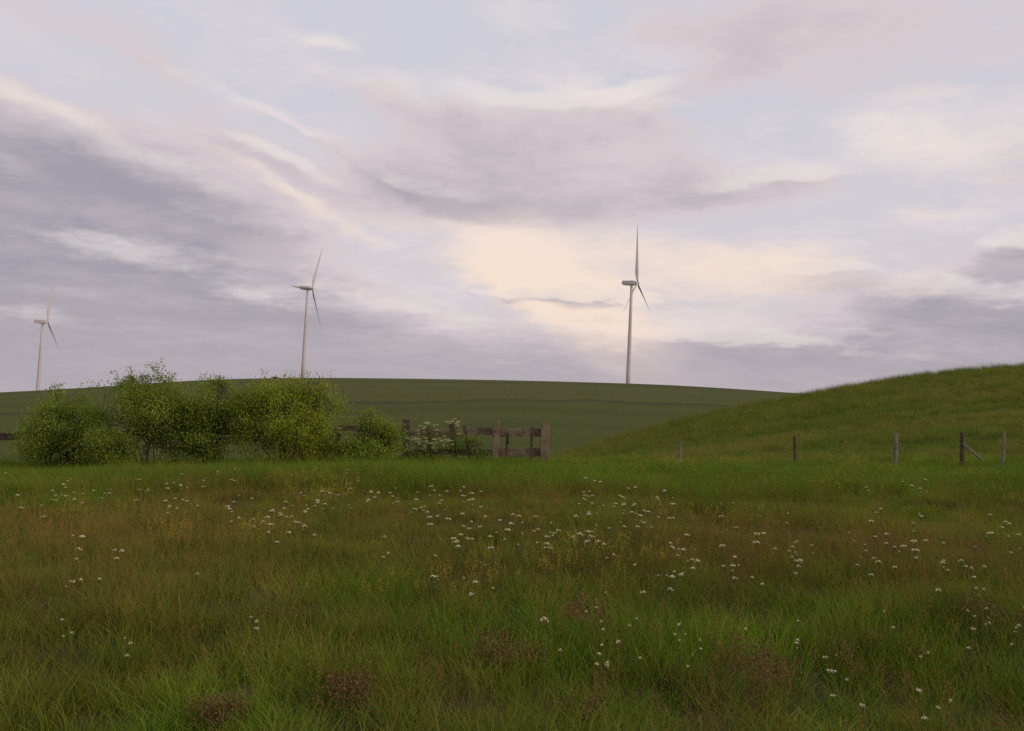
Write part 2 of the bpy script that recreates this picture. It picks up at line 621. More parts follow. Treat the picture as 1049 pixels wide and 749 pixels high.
def m_wood(name, a, b, c, scale=1.0):
    """weathered timber: grey brown grain with lichen and dark rot"""
    m, nt = mat(name)
    out = nt.n('ShaderNodeOutputMaterial')
    bs = nt.n('ShaderNodeBsdfPrincipled')
    bs.inputs['Roughness'].default_value = .9
    bs.inputs['Specular IOR Level'].default_value = .15
    nt.l(bs.outputs[0], out.inputs[0])
    tc = nt.n('ShaderNodeTexCoord')
    geo = nt.n('ShaderNodeNewGeometry')
    P = geo.outputs['Position']
    g1 = nt.noise(P, 5 * scale, 6, .65, .4)
    g2 = nt.noise(P, 38 * scale, 5, .65)
    col = nt.mix(nt.smooth(g1, .38, .62), a, b)
    col = nt.mix(nt.smooth(g2, .5, .72, 0, .8), col, c)
    g3 = nt.noise(P, 9 * scale, 6, .7)
    col = nt.mix(nt.smooth(g3, .56, .68, 0, .75), col, (.022, .016, .012))
    nt.l(col, bs.inputs['Base Color'])
    bp = nt.n('ShaderNodeBump')
    bp.inputs['Strength'].default_value = .7
    bp.inputs['Distance'].default_value = .02
    nt.l(g2, bp.inputs['Height'])
    nt.l(bp.outputs[0], bs.inputs['Normal'])
    return m


def m_paint(name, col, rough=.45, spec=.4):
    m, nt = mat(name)
    out = nt.n('ShaderNodeOutputMaterial')
    bs = nt.n('ShaderNodeBsdfPrincipled')
    bs.inputs['Roughness'].default_value = rough
    bs.inputs['Specular IOR Level'].default_value = spec
    nt.l(bs.outputs[0], out.inputs[0])
    geo = nt.n('ShaderNodeNewGeometry')
    n = nt.noise(geo.outputs['Position'], .35, 5, .6)
    nt.l(nt.mix(nt.smooth(n, .4, .75, 0, .35), col, tuple(c * .8 for c in col)), bs.inputs['Base Color'])
    return m


M_GROUND = m_ground()
M_GRASS = m_leaf('grass_blade')
M_SEED = m_leaf('grass_seed_head', transl=.2, mul=(1.25, .85, .9))
M_YELLOW = m_leaf('yellow_bedstraw_flower', transl=.15, fixed=(.34, .26, .030))
M_BARK = m_wood('grey_brown_bark', (.060, .045, .034), (.090, .072, .055), (.120, .105, .085), 2)
M_SHRUB = m_leaf('shrub_leaf', 'GEOMETRY', 'tint', .35, .11, .6)
M_WOOD = m_wood('weathered_timber', (.115, .078, .048), (.185, .135, .088), (.32, .27, .20))
M_WOODDARK = m_wood('dark_rotten_timber', (.052, .036, .024), (.085, .062, .042), (.16, .13, .095))
M_WOODGREY = m_wood('grey_bleached_timber', (.13, .105, .085), (.20, .165, .13), (.30, .26, .21))
M_TURB = m_paint('turbine_white', (.52, .455, .44))
M_TURBD = m_paint('turbine_grey', (.24, .23, .23))
M_PETAL = m_leaf('white_petals', transl=.25, hue_noise=.06, fixed=(.66, .60, .42))
M_STEM = m_leaf('flower_stem', transl=.2, fixed=(.105, .115, .030))
M_RUST = m_leaf('rusty_seed_clusters', transl=.1, hue_noise=.3, fixed=(.14, .084, .034))
M_RUSTSTEM = m_leaf('dry_brown_stem', transl=.1, fixed=(.11, .07, .035))

# ------------------------------------------------------------------ the ground sheet
def axis(lo, hi, step, k):
    """sample positions, fine round zero and coarser outwards"""
    out, x = [0.0], 0.0
    while x < hi:
        x += step + k * abs(x)
        out.append(x)
    neg, x = [], 0.0
    while x > lo:
        x -= step + k * abs(x)
        neg.append(x)
    return np.array(neg[::-1] + out)


gx = axis(-2200, 2200, .16, .018)
gy = axis(-400, 3200, .16, .0115)
GX, GY = np.meshgrid(gx, gy)
GZ = ground(GX, GY)
nx, ny = len(gx), len(gy)
idx = np.arange(nx * ny).reshape(ny, nx)
gf = np.stack([idx[:-1, :-1], idx[:-1, 1:], idx[1:, 1:], idx[1:, :-1]], -1).reshape(-1, 4)
go = mesh_obj('ground', np.stack([GX, GY, GZ], -1).reshape(-1, 3), [gf], M_GROUND)
tag(go, 'rolling green meadow with a knoll and crop covered hill behind', kind='structure')


# ------------------------------------------------------------------ wind turbines
def circle(c, r, n, nrm_y=True):
    return [(c[0] + r * math.cos(2 * PI * k / n), c[1] + r * math.sin(2 * PI * k / n), c[2]) for k in range(n)]


def make_turbine(hub, a0, yaw, label):
    """hub: where the three blades meet. The rotor axis points along +x turned by yaw."""
    tx = 4.2                                        # tower axis behind the rotor
    rz = RAD(-yaw)
    off = Vector((-tx, 0, 0))
    off.rotate(Matrix.Rotation(rz, 3, 'Z'))
    base = Vector(hub) + off
    bz = base.z - HUB_H
    t = empty('wind_turbine', (base.x, base.y, bz), label, 'wind turbine', 'wind turbines behind the far hill', (0, 0, rz))
    b = MB()
    b.tube([(0, 0, -3), (0, 0, 20), (0, 0, 45), (0, 0, 65), (0, 0, HUB_H - 1.7)], [1.9, 1.72, 1.45, 1.2, 1.0], 28)
    b.obj('tower', M_TURB, t, True)
    b = MB()                                        # nacelle: rounded box, slimmer at the tail
    rings = []
    for x, w, h0, h1 in ((-7.6, 1.25, -.6, 1.5), (-7.3, 1.55, -1.0, 1.8), (-4, 1.8, -1.6, 1.95), (1.0, 1.8, -1.7, 1.9), (2.6, 1.65, -1.6, 1.7), (3.1, 1.35, -1.3, 1.35)):
        c = .45
        rings.append([(x, w, h0 + c), (x, w, h1 - c), (x, w - c, h1), (x, -w + c, h1), (x, -w, h1 - c), (x, -w, h0 + c), (x, -w + c, h0), (x, w - c, h0)])
    b.sections(rings)
    nac = b.obj('nacelle', M_TURB, t, False)
    nac.location = (0, 0, HUB_H)
    b = MB()
    b.tube([(-6.6, .5, 1.8), (-6.6, .5, 3.2)], [.09, .06], 6)
    b.tube([(-6.6, -.5, 1.8), (-6.6, -.5, 2.9)], [.09, .06], 6)
    b.tube([(-6.6, .1, 2.6), (-6.6, .9, 2.6)], [.05, .05], 6)
    b.obj('wind_vane', M_TURBD, nac)
    b = MB()
    prof_h = [(3.1, 1.25), (3.4, 1.45), (4.6, 1.45), (5.4, 1.15), (6.0, .6), (6.25, .12)]
    b.tube([(x, 0, 0) for x, r in prof_h], [r for x, r in prof_h], 20)
    hubo = b.obj('hub', M_TURB, t, True)
    hubo.location = (0, 0, HUB_H)
    for k in range(3):
        b = MB()
        rings = []
        for s, ch, th, tw, off_ in ((.9, 1.5, 1.4, 0, 0), (2.5, 1.6, 1.4, 5, .0), (5, 2.3, 1.0, 16, .3), (8.5, 3.1, .72, 15, .5), (14, 2.75, .5, 10, .45), (22, 2.1, .34, 6, .3), (32, 1.45, .21, 3, .2), (40, .9, .12, 1, .1), (44, .5, .07, 0, .05), (R_BLADE, .12, .03, 0, 0)):
            ring = []
            a = RAD(90 - tw - 40)                   # blades turned out of the wind, as when idling
            for j in range(10):
                th_ = 2 * PI * j / 10
                c_ = math.cos(th_) * ch * .46 - off_
                n_ = math.sin(th_) * th / 2 * (1.0 if math.cos(th_) > -.2 else .7)
                px = c_ * math.cos(a) - n_ * math.sin(a)
                py = c_ * math.sin(a) + n_ * math.cos(a)
                ring.append((px, py, s))
            rings.append(ring)
        b.sections(rings)
        bl = b.obj('blade', M_TURB, t, True)
        # angle measured in the rotor plane from the picture's right (-y here is towards the camera)
        an = RAD(a0 + 120 * k)
        bl.location = (4.6, 0, HUB_H)
        bl.rotation_euler = (an - PI / 2, 0, 0)
    return t


for (u, v, r, a0, yaw), hub, lab in zip(TURB, T_HUB, (
        'white wind turbine with one blade upright, rightmost and largest, seen between fence and knoll',
        'white wind turbine with tilted blades, middle one of the three, above the broad bright shrub',
        'pale wind turbine, leftmost and faintest, half sunk behind the hill above the first bush')):
    make_turbine(hub, a0, yaw, lab)


# ------------------------------------------------------------------ shrubs
def frame_to(d):
    return Vector((0, 0, 1)).rotation_difference(Vector(d).normalized())


def make_shrub(name, base, w, h, label, cat='shrub', group=None, seed=1, stems=7, leaves=9000, tint=(.075, .095, .018), trunk=None, sprigs=(), depth=None, leaf=.064, low=.1, gaps=.42, shoot=.26, lobes=None):
    """crown built from leafy twigs spread through an uneven volume, carried by real branches"""
    rng = random.Random(seed)
    nr = np.random.default_rng(seed)
    depth = depth or w * .8
    o = empty(name, base, label, cat, group)
    # lobes: the uneven volumes of foliage (centre, radii)
    if lobes is None:
        lobes = []
        for k in range(9):
            a = rng.uniform(0, 2 * PI)
            rr = rng.uniform(.15, .62)
            zz = rng.uniform(.25, .78) * h
            lobes.append((math.cos(a) * rr * w / 2, math.sin(a) * rr * depth / 2, zz, rng.uniform(.2, .34) * w, rng.uniform(.14, .24) * h))
        lobes.append((0, 0, h * .76, w * .22, h * .2))
        lobes.append((0, 0, h * .4, w * .36, h * .3))
    wood = MB()
    tips = []
    nst = len(lobes)
    for k in range(stems):
        a = 2 * PI * k / stems + rng.uniform(-.4, .4)
        L = lobes[k % nst]
        if trunk and k < trunk:
            p0 = Vector((rng.uniform(-.12, .12), rng.uniform(-.1, .1), -.1))
            r0 = .034
        else:
            p0 = Vector((math.cos(a) * .14 * w, math.sin(a) * .14 * depth, -.1))
            r0 = rng.uniform(.014, .026)
        end = Vector((L[0] + rng.uniform(-.2, .2), L[1] + rng.uniform(-.2, .2), L[2] + L[4] * .5))
        mid = p0.lerp(end, .5) + Vector((rng.uniform(-.12, .12), rng.uniform(-.12, .12), .18))
        if trunk and k < trunk:
            mid = Vector((p0.x + rng.uniform(-.05, .05), p0.y, end.z * .55))
        pts = []
        for i in range(7):
            u = i / 6
            pts.append(p0 * (1 - u) ** 2 + mid * 2 * u * (1 - u) + end * u * u + Vector((rng.gauss(0, .015), rng.gauss(0, .015), 0)))
        wood.tube(pts, [r0 * (1 - .8 * i / 6) for i in range(7)], 6)
        for L2 in lobes:
            if rng.random() > .45 and L2 is not L:
                continue
            for j in range(5):
                i0 = rng.randint(2, 6)
                d = Vector((nr.normal(), nr.normal(), nr.normal())).normalized()
                q = Vector((L2[0] + d.x * L2[3] * .8, L2[1] + d.y * L2[3] * .8, max(L2[2] + d.z * L2[4] * .8, .15)))
                if (q - pts[i0]).length > .75 * h:
                    continue
                m_ = pts[i0].lerp(q, .5) + Vector((rng.gauss(0, .06), rng.gauss(0, .06), rng.uniform(0, .12)))
                wood.tube([pts[i0], m_, q], [.006, .0045, .002], 4, cap=False)
                tips.append(q)
    cl, shoots = [], []          # leaf spray centres; those on young shoots
    wts = np.array([L[3] * L[3] * L[4] for L in lobes])
    wts = wts / wts.sum()
    ns = max(60, leaves // 80)
    for k in nr.choice(len(lobes), ns, p=wts):
        L = lobes[k]
        d = nr.normal(size=3)
        d /= np.linalg.norm(d)
        r_ = nr.uniform(.35, 1.0) ** .6 * (1 + nr.normal() * .10)
        q = np.array([L[0] + d[0] * L[3] * r_, L[1] + d[1] * L[3] * r_, L[2] + d[2] * L[4] * r_])
        if q[2] < low:
            continue
        if vnoise(q[0] * 2.3 + seed, q[2] * 2.3 + q[1], seed) < gaps and r_ > .5:
            continue
        cl.append((q, nr.uniform(.10, .20), d))
        if d[2] > -.25 and r_ > .72 and nr.uniform() < shoot:      # young shoots reaching out of the mass
            dr = Vector(d) + Vector((nr.normal() * .35, nr.normal() * .35, .95))
            dr.normalize()
            e_ = Vector(q) + dr * nr.uniform(.25, .65) * min(1.0, h / 2)
            wood.tube([Vector(q) - dr * .1, Vector(q).lerp(e_, .5), e_], [.005, .004, .002], 3, cap=False)
            for j in range(5):
                shoots.append((np.array(Vector(q).lerp(e_, .15 + .2 * j)), .055 + .01 * j * 0, d))
    for sp in sprigs:             # long shoots that stick out of the top: list of (start, end)
        s0, s1 = Vector(sp[0]), Vector(sp[1])
        pts = [s0.lerp(s1, i / 5) + Vector((0, 0, .03 * math.sin(i))) for i in range(6)]
        wood.tube(pts, [.012, .010, .008, .006, .004, .003], 4, cap=False)
        for i in range(sp[2] if len(sp) > 2 else 9):
            u = rng.uniform(.15, 1.02)
            q = s0.lerp(s1, u) + Vector((rng.gauss(0, .06), rng.gauss(0, .06), rng.gauss(0, .05)))
            cl.append((np.array(q), .09, np.array([0, 0, 1.0])))
    cl += shoots
    wo = wood.obj('trunk', M_BARK, o, True)
    # leaves
    P, T = [], []
    per = max(6, int(leaves / max(1, len(cl))))
    for q, sp, d in cl:
        n = per if sp > .0899 and sp != .09 else (26 if sp == .09 else 6)
        pos = q + nr.normal(size=(n, 3)) * np.array([sp, sp, sp * .7])
        P.append(pos)
        base_t = np.array(tint) * (1 + nr.normal() * .13)
        base_t = base_t * np.array([1 + nr.normal() * .10, 1.0, 1 + nr.normal() * .1])
        T.append(np.clip(base_t[None, :] * (1 + nr.normal(size=(n, 1)) * .12), .004, 1))
    P = np.concatenate(P)
    T = np.concatenate(T)
    n = len(P)
    ax = nr.normal(size=(n, 3)) + np.array([0, 0, -.25])
    ax /= np.linalg.norm(ax, axis=1)[:, None]
    nv = nr.normal(size=(n, 3)) * .5 + np.array([0, 0, 1.0])
    sd_ = np.cross(ax, nv)
    sd_ /= np.linalg.norm(sd_, axis=1)[:, None] + 1e-9
    nn = np.cross(sd_, ax)
    ln = leaf * nr.uniform(.6, 1.35, (n, 1))
    wd = ln * nr.uniform(.26, .36, (n, 1))
    V = np.empty((n, 4, 3), np.float32)
    V[:, 0] = P
    V[:, 1] = P + ax * ln * .5 + sd_ * wd + nn * ln * .06
    V[:, 2] = P + ax * ln - nn * ln * .08
    V[:, 3] = P + ax * ln * .5 - sd_ * wd + nn * ln * .06
    F = np.arange(n * 4, dtype=np.int32).reshape(n, 4)
    cc = np.ones((n, 4, 4), np.float32)
    cc[:, :, :3] = T[:, None, :]
    mesh_obj('crown', V.reshape(-1, 3), [F], M_SHRUB, o, True, attrs={'tint': ('FLOAT_COLOR', cc.reshape(-1, 4))})
    return o


def shrub_at(u, v_top, u0, u1, y, label, seed, **kw):
    """a shrub y metres ahead between picture columns u0 and u1 whose crown reaches row v_top"""
    c = at_y(u, 470, y)
    g = gz(c[0], y)
    w = at_y(u1, 430, y)[0] - at_y(u0, 430, y)[0]
    h = at_y(u, v_top, y)[2] - g
    return make_shrub('shrub', (c[0], y, g), w, h, label, group='shrubs in front of the old fence', seed=seed, **kw)


def rel(u, v, y, u_c):
    """a point of the shrub that stands in column u_c, measured from its base"""
    p, b = at_y(u, v, y), at_y(u_c, 470, y)
    return (p[0] - b[0], 0.0, p[2] - gz(b[0], y))


YS = 24.6
DKG, MDG, YLG = (.135, .172, .030), (.190, .245, .030), (.240, .290, .026)


def lobes_px(lst, uc, y, seed, depth=.8):
    """foliage volumes from picture ellipses (u, v, ru, rv), scattered in depth"""
    rng = random.Random(seed)
    out = []
    for (u, v, ru, rv, *dd) in lst:
        p = rel(u, v, y, uc)
        m = y / F_PX
        out.append((p[0], dd[0] if dd else rng.uniform(-depth, depth) * .6, p[2], ru * m * 1.1, rv * m * 1.1))
    return out


shrub_at(62, 414, 18, 108, YS + .5, 'dark green shrub with one thin shoot on top, leftmost of the row', 11, stems=12, leaves=34000, tint=MDG, leaf=.056,
         lobes=lobes_px([(62, 440, 30, 24), (42, 428, 20, 14), (80, 424, 22, 12), (64, 462, 34, 16), (92, 446, 18, 24), (34, 456, 14, 18), (60, 412, 9, 12)], 62, YS, 1),
         sprigs=[(rel(60, 415, YS, 62), rel(52, 394, YS, 62), 6), (rel(60, 415, YS, 62), rel(60, 398, YS, 62), 4)])
shrub_at(150, 384, 95, 205, YS, 'tallest shrub, small tree like with pale bare trunk and wispy shoots on its top', 12, stems=10, trunk=2, leaves=44000, tint=MDG, leaf=.056, low=.2, gaps=.40,
         lobes=lobes_px([(150, 402, 34, 14), (128, 396, 16, 10), (150, 420, 44, 17), (120, 418, 22, 20), (182, 415, 20, 18), (140, 438, 30, 14), (175, 438, 26, 14), (110, 440, 14, 20), (145, 388, 12, 5), (196, 425, 16, 22), (125, 460, 24, 14, .9), (172, 460, 26, 14, .9), (148, 455, 18, 16, 1.0), (200, 452, 16, 22, .5)], 150, YS, 2),
         sprigs=[(rel(168, 392, YS, 150), rel(155, 374, YS, 150), 8), (rel(168, 394, YS, 150), rel(176, 385, YS, 150), 6), (rel(140, 393, YS, 150), rel(128, 386, YS, 150), 6), (rel(146, 392, YS, 150), rel(148, 383, YS, 150), 5)])
shrub_at(112, 440, 82, 145, YS - .9, 'low rounded bush growing at the foot of the tallest shrub, left of its trunk', 13, stems=8, leaves=13000, tint=MDG, leaf=.054,
         lobes=lobes_px([(110, 452, 22, 10), (128, 458, 14, 10), (95, 461, 14, 10), (108, 468, 26, 8)], 112, YS - .9, 3, .4))
shrub_at(218, 400, 195, 262, YS + .6, 'middle shrub with a rounded tuft on top standing clear against the sky', 14, stems=9, leaves=34000, tint=MDG, leaf=.056,
         lobes=lobes_px([(222, 412, 28, 14), (206, 430, 22, 22), (240, 432, 24, 22), (222, 455, 34, 18), (252, 412, 18, 14), (222, 396, 12, 7), (232, 405, 16, 9)], 218, YS, 4),
         sprigs=[(rel(226, 402, YS, 218), rel(216, 385, YS, 218), 9), (rel(228, 402, YS, 218), rel(224, 384, YS, 218), 9), (rel(230, 402, YS, 218), rel(234, 388, YS, 218), 9)])
shrub_at(298, 390, 240, 355, YS - .2, 'broad bright yellow green shrub, widest of the row, below the middle wind turbine', 15, stems=13, leaves=54000, tint=YLG, leaf=.054, gaps=.3,
         lobes=lobes_px([(322, 408, 26, 15), (278, 404, 22, 13), (300, 416, 34, 16), (258, 418, 20, 18), (338, 424, 15, 17), (272, 436, 30, 16), (312, 438, 34, 16), (262, 456, 22, 13), (300, 458, 38, 13), (336, 450, 16, 16), (303, 394, 10, 8), (330, 398, 12, 8)], 298, YS - .2, 5))
shrub_at(486, 448, 470, 503, 25.6, 'small dark weedy bush growing in the middle bay of the old fence', 17, stems=6, leaves=2600, tint=DKG, leaf=.05,
         lobes=lobes_px([(484, 459, 9, 9), (494, 464, 9, 7), (476, 466, 8, 6)], 486, 25.6, 7, .15))
shrub_at(446, 440, 418, 474, 25.7, 'loose climbing growth tangled in the left bays of the old fence', 18, stems=1, shoot=0, leaves=2600, tint=DKG, leaf=.05, gaps=.5,
         lobes=lobes_px([(424, 458, 8, 10), (440, 452, 8, 14), (452, 462, 10, 7), (466, 454, 7, 14), (434, 466, 12, 6)], 446, 25.7, 8, .12))
shrub_at(380, 425, 346, 414, YS - .1, 'low green bush at the right end of the row, touching the old fence post', 16, stems=8, leaves=20000, tint=MDG, leaf=.054,
         lobes=lobes_px([(382, 440, 20, 12), (362, 452, 16, 14), (400, 446, 13, 14), (380, 460, 30, 10), (376, 428, 8, 8)], 380, YS - .1, 6, .5))
for (u, v, w, lab, sd_) in ((282, 386.6, 9, 'tiny dark bush on the far hill crest left of the middle turbine', 31),):
    p = at_y(u, v, Y_C)
    m = Y_C / F_PX
    make_shrub('crest_bush', (p[0], Y_C - 1.5, gz(p[0], Y_C - 1.5)), w * m, .75, lab, 'bush', None, seed=sd_, stems=1, shoot=0, leaves=1500, tint=(.06, .065, .028), leaf=.22)


# ------------------------------------------------------------------ the old timber fence
YF = 26.0
frng = random.Random(5)
ff = at_y(486, 470, YF)
fence = empty('wooden_fence', (ff[0], YF, gz(ff[0], YF)), 'broken brown timber fence with square posts and two sagging rails', 'fence')
F0 = Vector(fence.location)


def fp(u, v, dy=0.0):
    p = at_y(u, v, YF + dy)
    return Vector(p) - F0


def f_plank(name, a, b, w, t, m=M_WOOD, side=(0, -1, 0), rough=.006, label=None, ends=.93):
    q = MB()
    q.plank(a, b, w, t, frng, side, 10, rough, ends)
    o = q.obj(name, m, fence)
    if label:
        o['label'] = label


PXM = YF / F_PX
for u, v0, v1, w, m in ((415.5, 430, 490, 8, M_WOODDARK), (507.5, 431, 490, 6.5, M_WOOD), (557.5, 432, 492, 8.5, M_WOOD), (346, 436, 490, 5.5, M_WOODDARK), (290, 438, 490, 5.5, M_WOODDARK), (212, 440, 490, 5.5, M_WOODDARK), (72, 442, 490, 5.5, M_WOODDARK), (-22, 436, 490, 8, M_WOODDARK)):
    f_plank('post', fp(u + .9, v0), fp(u - 1.0, v1), w * PXM, .17, m)
# top and bottom rails, nailed to the back of the posts
for a, b, v0, v1, w, m, dy in ((410, 478, 443.0, 444.5, 6.2, M_WOOD, .14), (474, 511, 442, 442, 7, M_WOOD, .20), (504, 556, 443.5, 443, 7.4, M_WOOD, .14),
                               (418, 474, 463.5, 462.5, 5.2, M_WOODDARK, .14), (470, 509, 463, 464.5, 5.4, M_WOODDARK, .19), (508, 556, 463.5, 463.5, 8, M_WOOD, .14),
                               (340, 416, 438.5, 441, 5.2, M_WOODDARK, .14), (255, 346, 441.5, 438.5, 5.6, M_WOODDARK, .14), (165, 268, 443.5, 441.5, 5.6, M_WOODDARK, .14),
                               (74, 176, 445.5, 443.5, 6, M_WOODDARK, .14), (-40, 84, 447.5, 445.5, 7, M_WOODDARK, .14)):
    f_plank('rail', fp(a, v0, dy), fp(b, v1, dy), w * 1.12 * PXM, .05, m, rough=.010)
for pts, w, m in ((((439, 437), (440.5, 482)), 4.2, M_WOODDARK), (((463, 434), (466.5, 484)), 5.2, M_WOODDARK), (((476, 436), (480, 462)), 3.2, M_WOODDARK), (((545, 437), (544, 484)), 2.6, M_WOODDARK), (((520, 443), (517, 484)), 2.6, M_WOODDARK)):
    f_plank('stake', fp(*pts[0], -.10), fp(*pts[1], -.10), w * PXM, .06, m)
q = MB()     # bent iron hook on the right hand bay
q.tube([fp(516, 447, -.1), fp(517, 443.5, -.13), fp(519, 443, -.15), fp(520.5, 446, -.15), fp(520.8, 455, -.15)], [.013] * 5, 6)
q.obj('iron_hook', m_paint('rusty_iron', (.05, .028, .020), .8, .2), fence, True)


# ------------------------------------------------------------------ thin posts along the meadow edge
def thin_post(u, v0, v1, w, y, m, label, lean=0.0, extra=None):
    rng = random.Random(int(u))
    p = at_y(u, v1, y)
    g = gz(p[0], y)
    top = at_y(u + lean, v0, y)
    o = empty('fence_post', (p[0], y, g), label, 'post', 'weathered posts at the foot of the knoll')
    b = MB()
    px = y / F_PX
    h = top[2] - g
    pts = [(top[0] - p[0]) * t for t in (0, .25, .5, .75, 1)]
    b.tube([(pts[i] + rng.gauss(0, .006), rng.gauss(0, .006), -.25 + (h + .25) * t) for i, t in enumerate((0, .25, .5, .75, 1))], [w * px / 2 * k for k in (1.05, 1.0, 1.04, .95, .82)], 9)
    b.obj('post_shaft', m, o, False)
    if extra:
        b = MB()
        a0, a1 = at_y(*extra[0], y - .08), at_y(*extra[1], y - .35)
        a0, a1 = Vector(a0) - o.location, Vector(a1) - o.location
        a1 = a0 + (a1 - a0) * 1.25
        b.tube([a0, a0.lerp(a1, .5) + Vector((0, 0, .01)), a1], [.035, .038, .036], 8)
        b.obj('brace', M_WOODGREY, o, False)
    b = MB()                     # wire stubs stapled to the post
    for hz in (.72,):
        s = rng.choice((-1, 1))
        b.tube([(pts[2] + s * w * px / 2, -.03, h * hz), (pts[2] + s * (w * px / 2 + .05), -.05, h * hz - .03), (pts[2] + s * (w * px / 2 + .07), -.05, h * hz - .12)], [.004, .004, .003], 5)
    b.obj('wire_stub', M_TURBD, o, True)
    return o


thin_post(695.5, 453, 478, 2.9, 27.0, M_WOODGREY, 'short weathered post, leftmost of the posts and nearest the timber fence', 2.2)
thin_post(814, 447, 480, 3.2, 27.5, M_WOODDARK, 'dull brown post hard to see against the knoll, second from left', .5)
thin_post(916, 443, 480, 4.2, 27.0, M_WOODGREY, 'knobbly pale grey post blotched with dark holes, below the knoll', 2.4)
thin_post(985.5, 443, 480, 4.6, 27.0, M_WOODDARK, 'dark split post propped by a pale slanting brace', .5, ((986.5, 455), (1003, 469)))
thin_post(1026.5, 442, 482, 2.9, 27.0, M_WOODGREY, 'slim straight pale post right of the braced post', 2.4)


# ------------------------------------------------------------------ grasses (numpy blades -> tufts, thousands of instances)
def blades(nr, n, rad, h0, h1, w0, w1, lean, curl, segs=4, upright=0.0):
    """n tapering curved blades rooted in a disc; returns verts, quads, tris"""
    a = nr.uniform(0, 2 * PI, n)
    r = rad * np.sqrt(nr.uniform(0, 1, n))
    bx, by = r * np.cos(a), r * np.sin(a)
    th = a + nr.normal(0, 1.1, n)
    h = nr.uniform(h0, h1, n)
    w = nr.uniform(w0, w1, n)
    l0 = np.abs(nr.normal(lean, lean * .5, n)) + .02
    cu = np.abs(nr.normal(curl, curl * .5, n))
    dx, dy = np.cos(th), np.sin(th)
    fa = nr.uniform(0, 2 * PI, n)
    sx, sy = np.cos(fa), np.sin(fa)
    V = np.zeros((n, 2 * segs + 1, 3), np.float32)
    px, pz = np.zeros(n), np.zeros(n) - .02
    ang = l0.copy()
    for i in range(segs + 1):
        t = i / segs
        ww = w * (1 - t ** 1.6) * .5
        if i < segs:
            V[:, 2 * i, 0], V[:, 2 * i, 1], V[:, 2 * i, 2] = bx + dx * px - sx * ww, by + dy * px - sy * ww, pz
            V[:, 2 * i + 1, 0], V[:, 2 * i + 1, 1], V[:, 2 * i + 1, 2] = bx + dx * px + sx * ww, by + dy * px + sy * ww, pz
        else:
            V[:, 2 * i, 0], V[:, 2 * i, 1], V[:, 2 * i, 2] = bx + dx * px, by + dy * px, pz
        st = h / segs
        px = px + np.sin(ang) * st
        pz = pz + np.cos(ang) * st
        ang = ang + cu * (.4 + t)
    k = (np.arange(n) * (2 * segs + 1))[:, None]
    quads = np.concatenate([k + np.array([[2 * i, 2 * i + 1, 2 * i + 3, 2 * i + 2]]) for i in range(segs - 1)])
    tris = k + np.array([[2 * (segs - 1), 2 * (segs - 1) + 1, 2 * segs]])
    tip = V[:, 2 * segs].copy()
    return V.reshape(-1, 3), quads.astype(np.int32), tris.astype(np.int32), tip, np.stack([dx, dy], 1)


def join(parts):
    """parts: (verts, quads, tris, material index)"""
    vs, q, t, mq, mt, o = [], [], [], [], [], 0
    for (v, a, b, mi) in parts:
        vs.append(v)
        if len(a):
            q.append(a + o)
            mq.append(np.full(len(a), mi))
        if len(b):
            t.append(b + o)
            mt.append(np.full(len(b), mi))
        o += len(v)
    Q = np.concatenate(q) if q else np.zeros((0, 4), np.int32)
    T = np.concatenate(t) if t else np.zeros((0, 3), np.int32)
    return np.concatenate(vs), Q, T, np.concatenate(mq + mt)


def specks(nr, centres, n, spread, ln, wd):
    """small diamond shaped bits (spikelets, petals) round each centre"""
    c = np.repeat(centres, n, 0) + nr.normal(size=(len(centres) * n, 3)) * np.asarray(spread)
    m = len(c)
    ax = nr.normal(size=(m, 3)) * .6 + np.array([0, 0, .9])
    ax /= np.linalg.norm(ax, axis=1)[:, None]
    s = np.cross(ax, nr.normal(size=(m, 3)))
    s /= np.linalg.norm(s, axis=1)[:, None] + 1e-9
    l_ = ln * nr.uniform(.6, 1.3, (m, 1))
    V = np.stack([c - ax * l_ / 2, c + s * wd / 2, c + ax * l_ / 2, c - s * wd / 2], 1).reshape(-1, 3)
    return V.astype(np.float32), np.arange(m * 4, dtype=np.int32).reshape(m, 4), np.zeros((0, 3), np.int32)


SOURCES = bpy.data.collections.new('grass tuft shapes')     # not linked: only instanced


def source(coll, name, parts, mats):
    v, q, t, mi = join(parts)
    o = mesh_obj(name, v, [q, t], mats, None, True, False, mi)
    coll.objects.link(o)
    return o


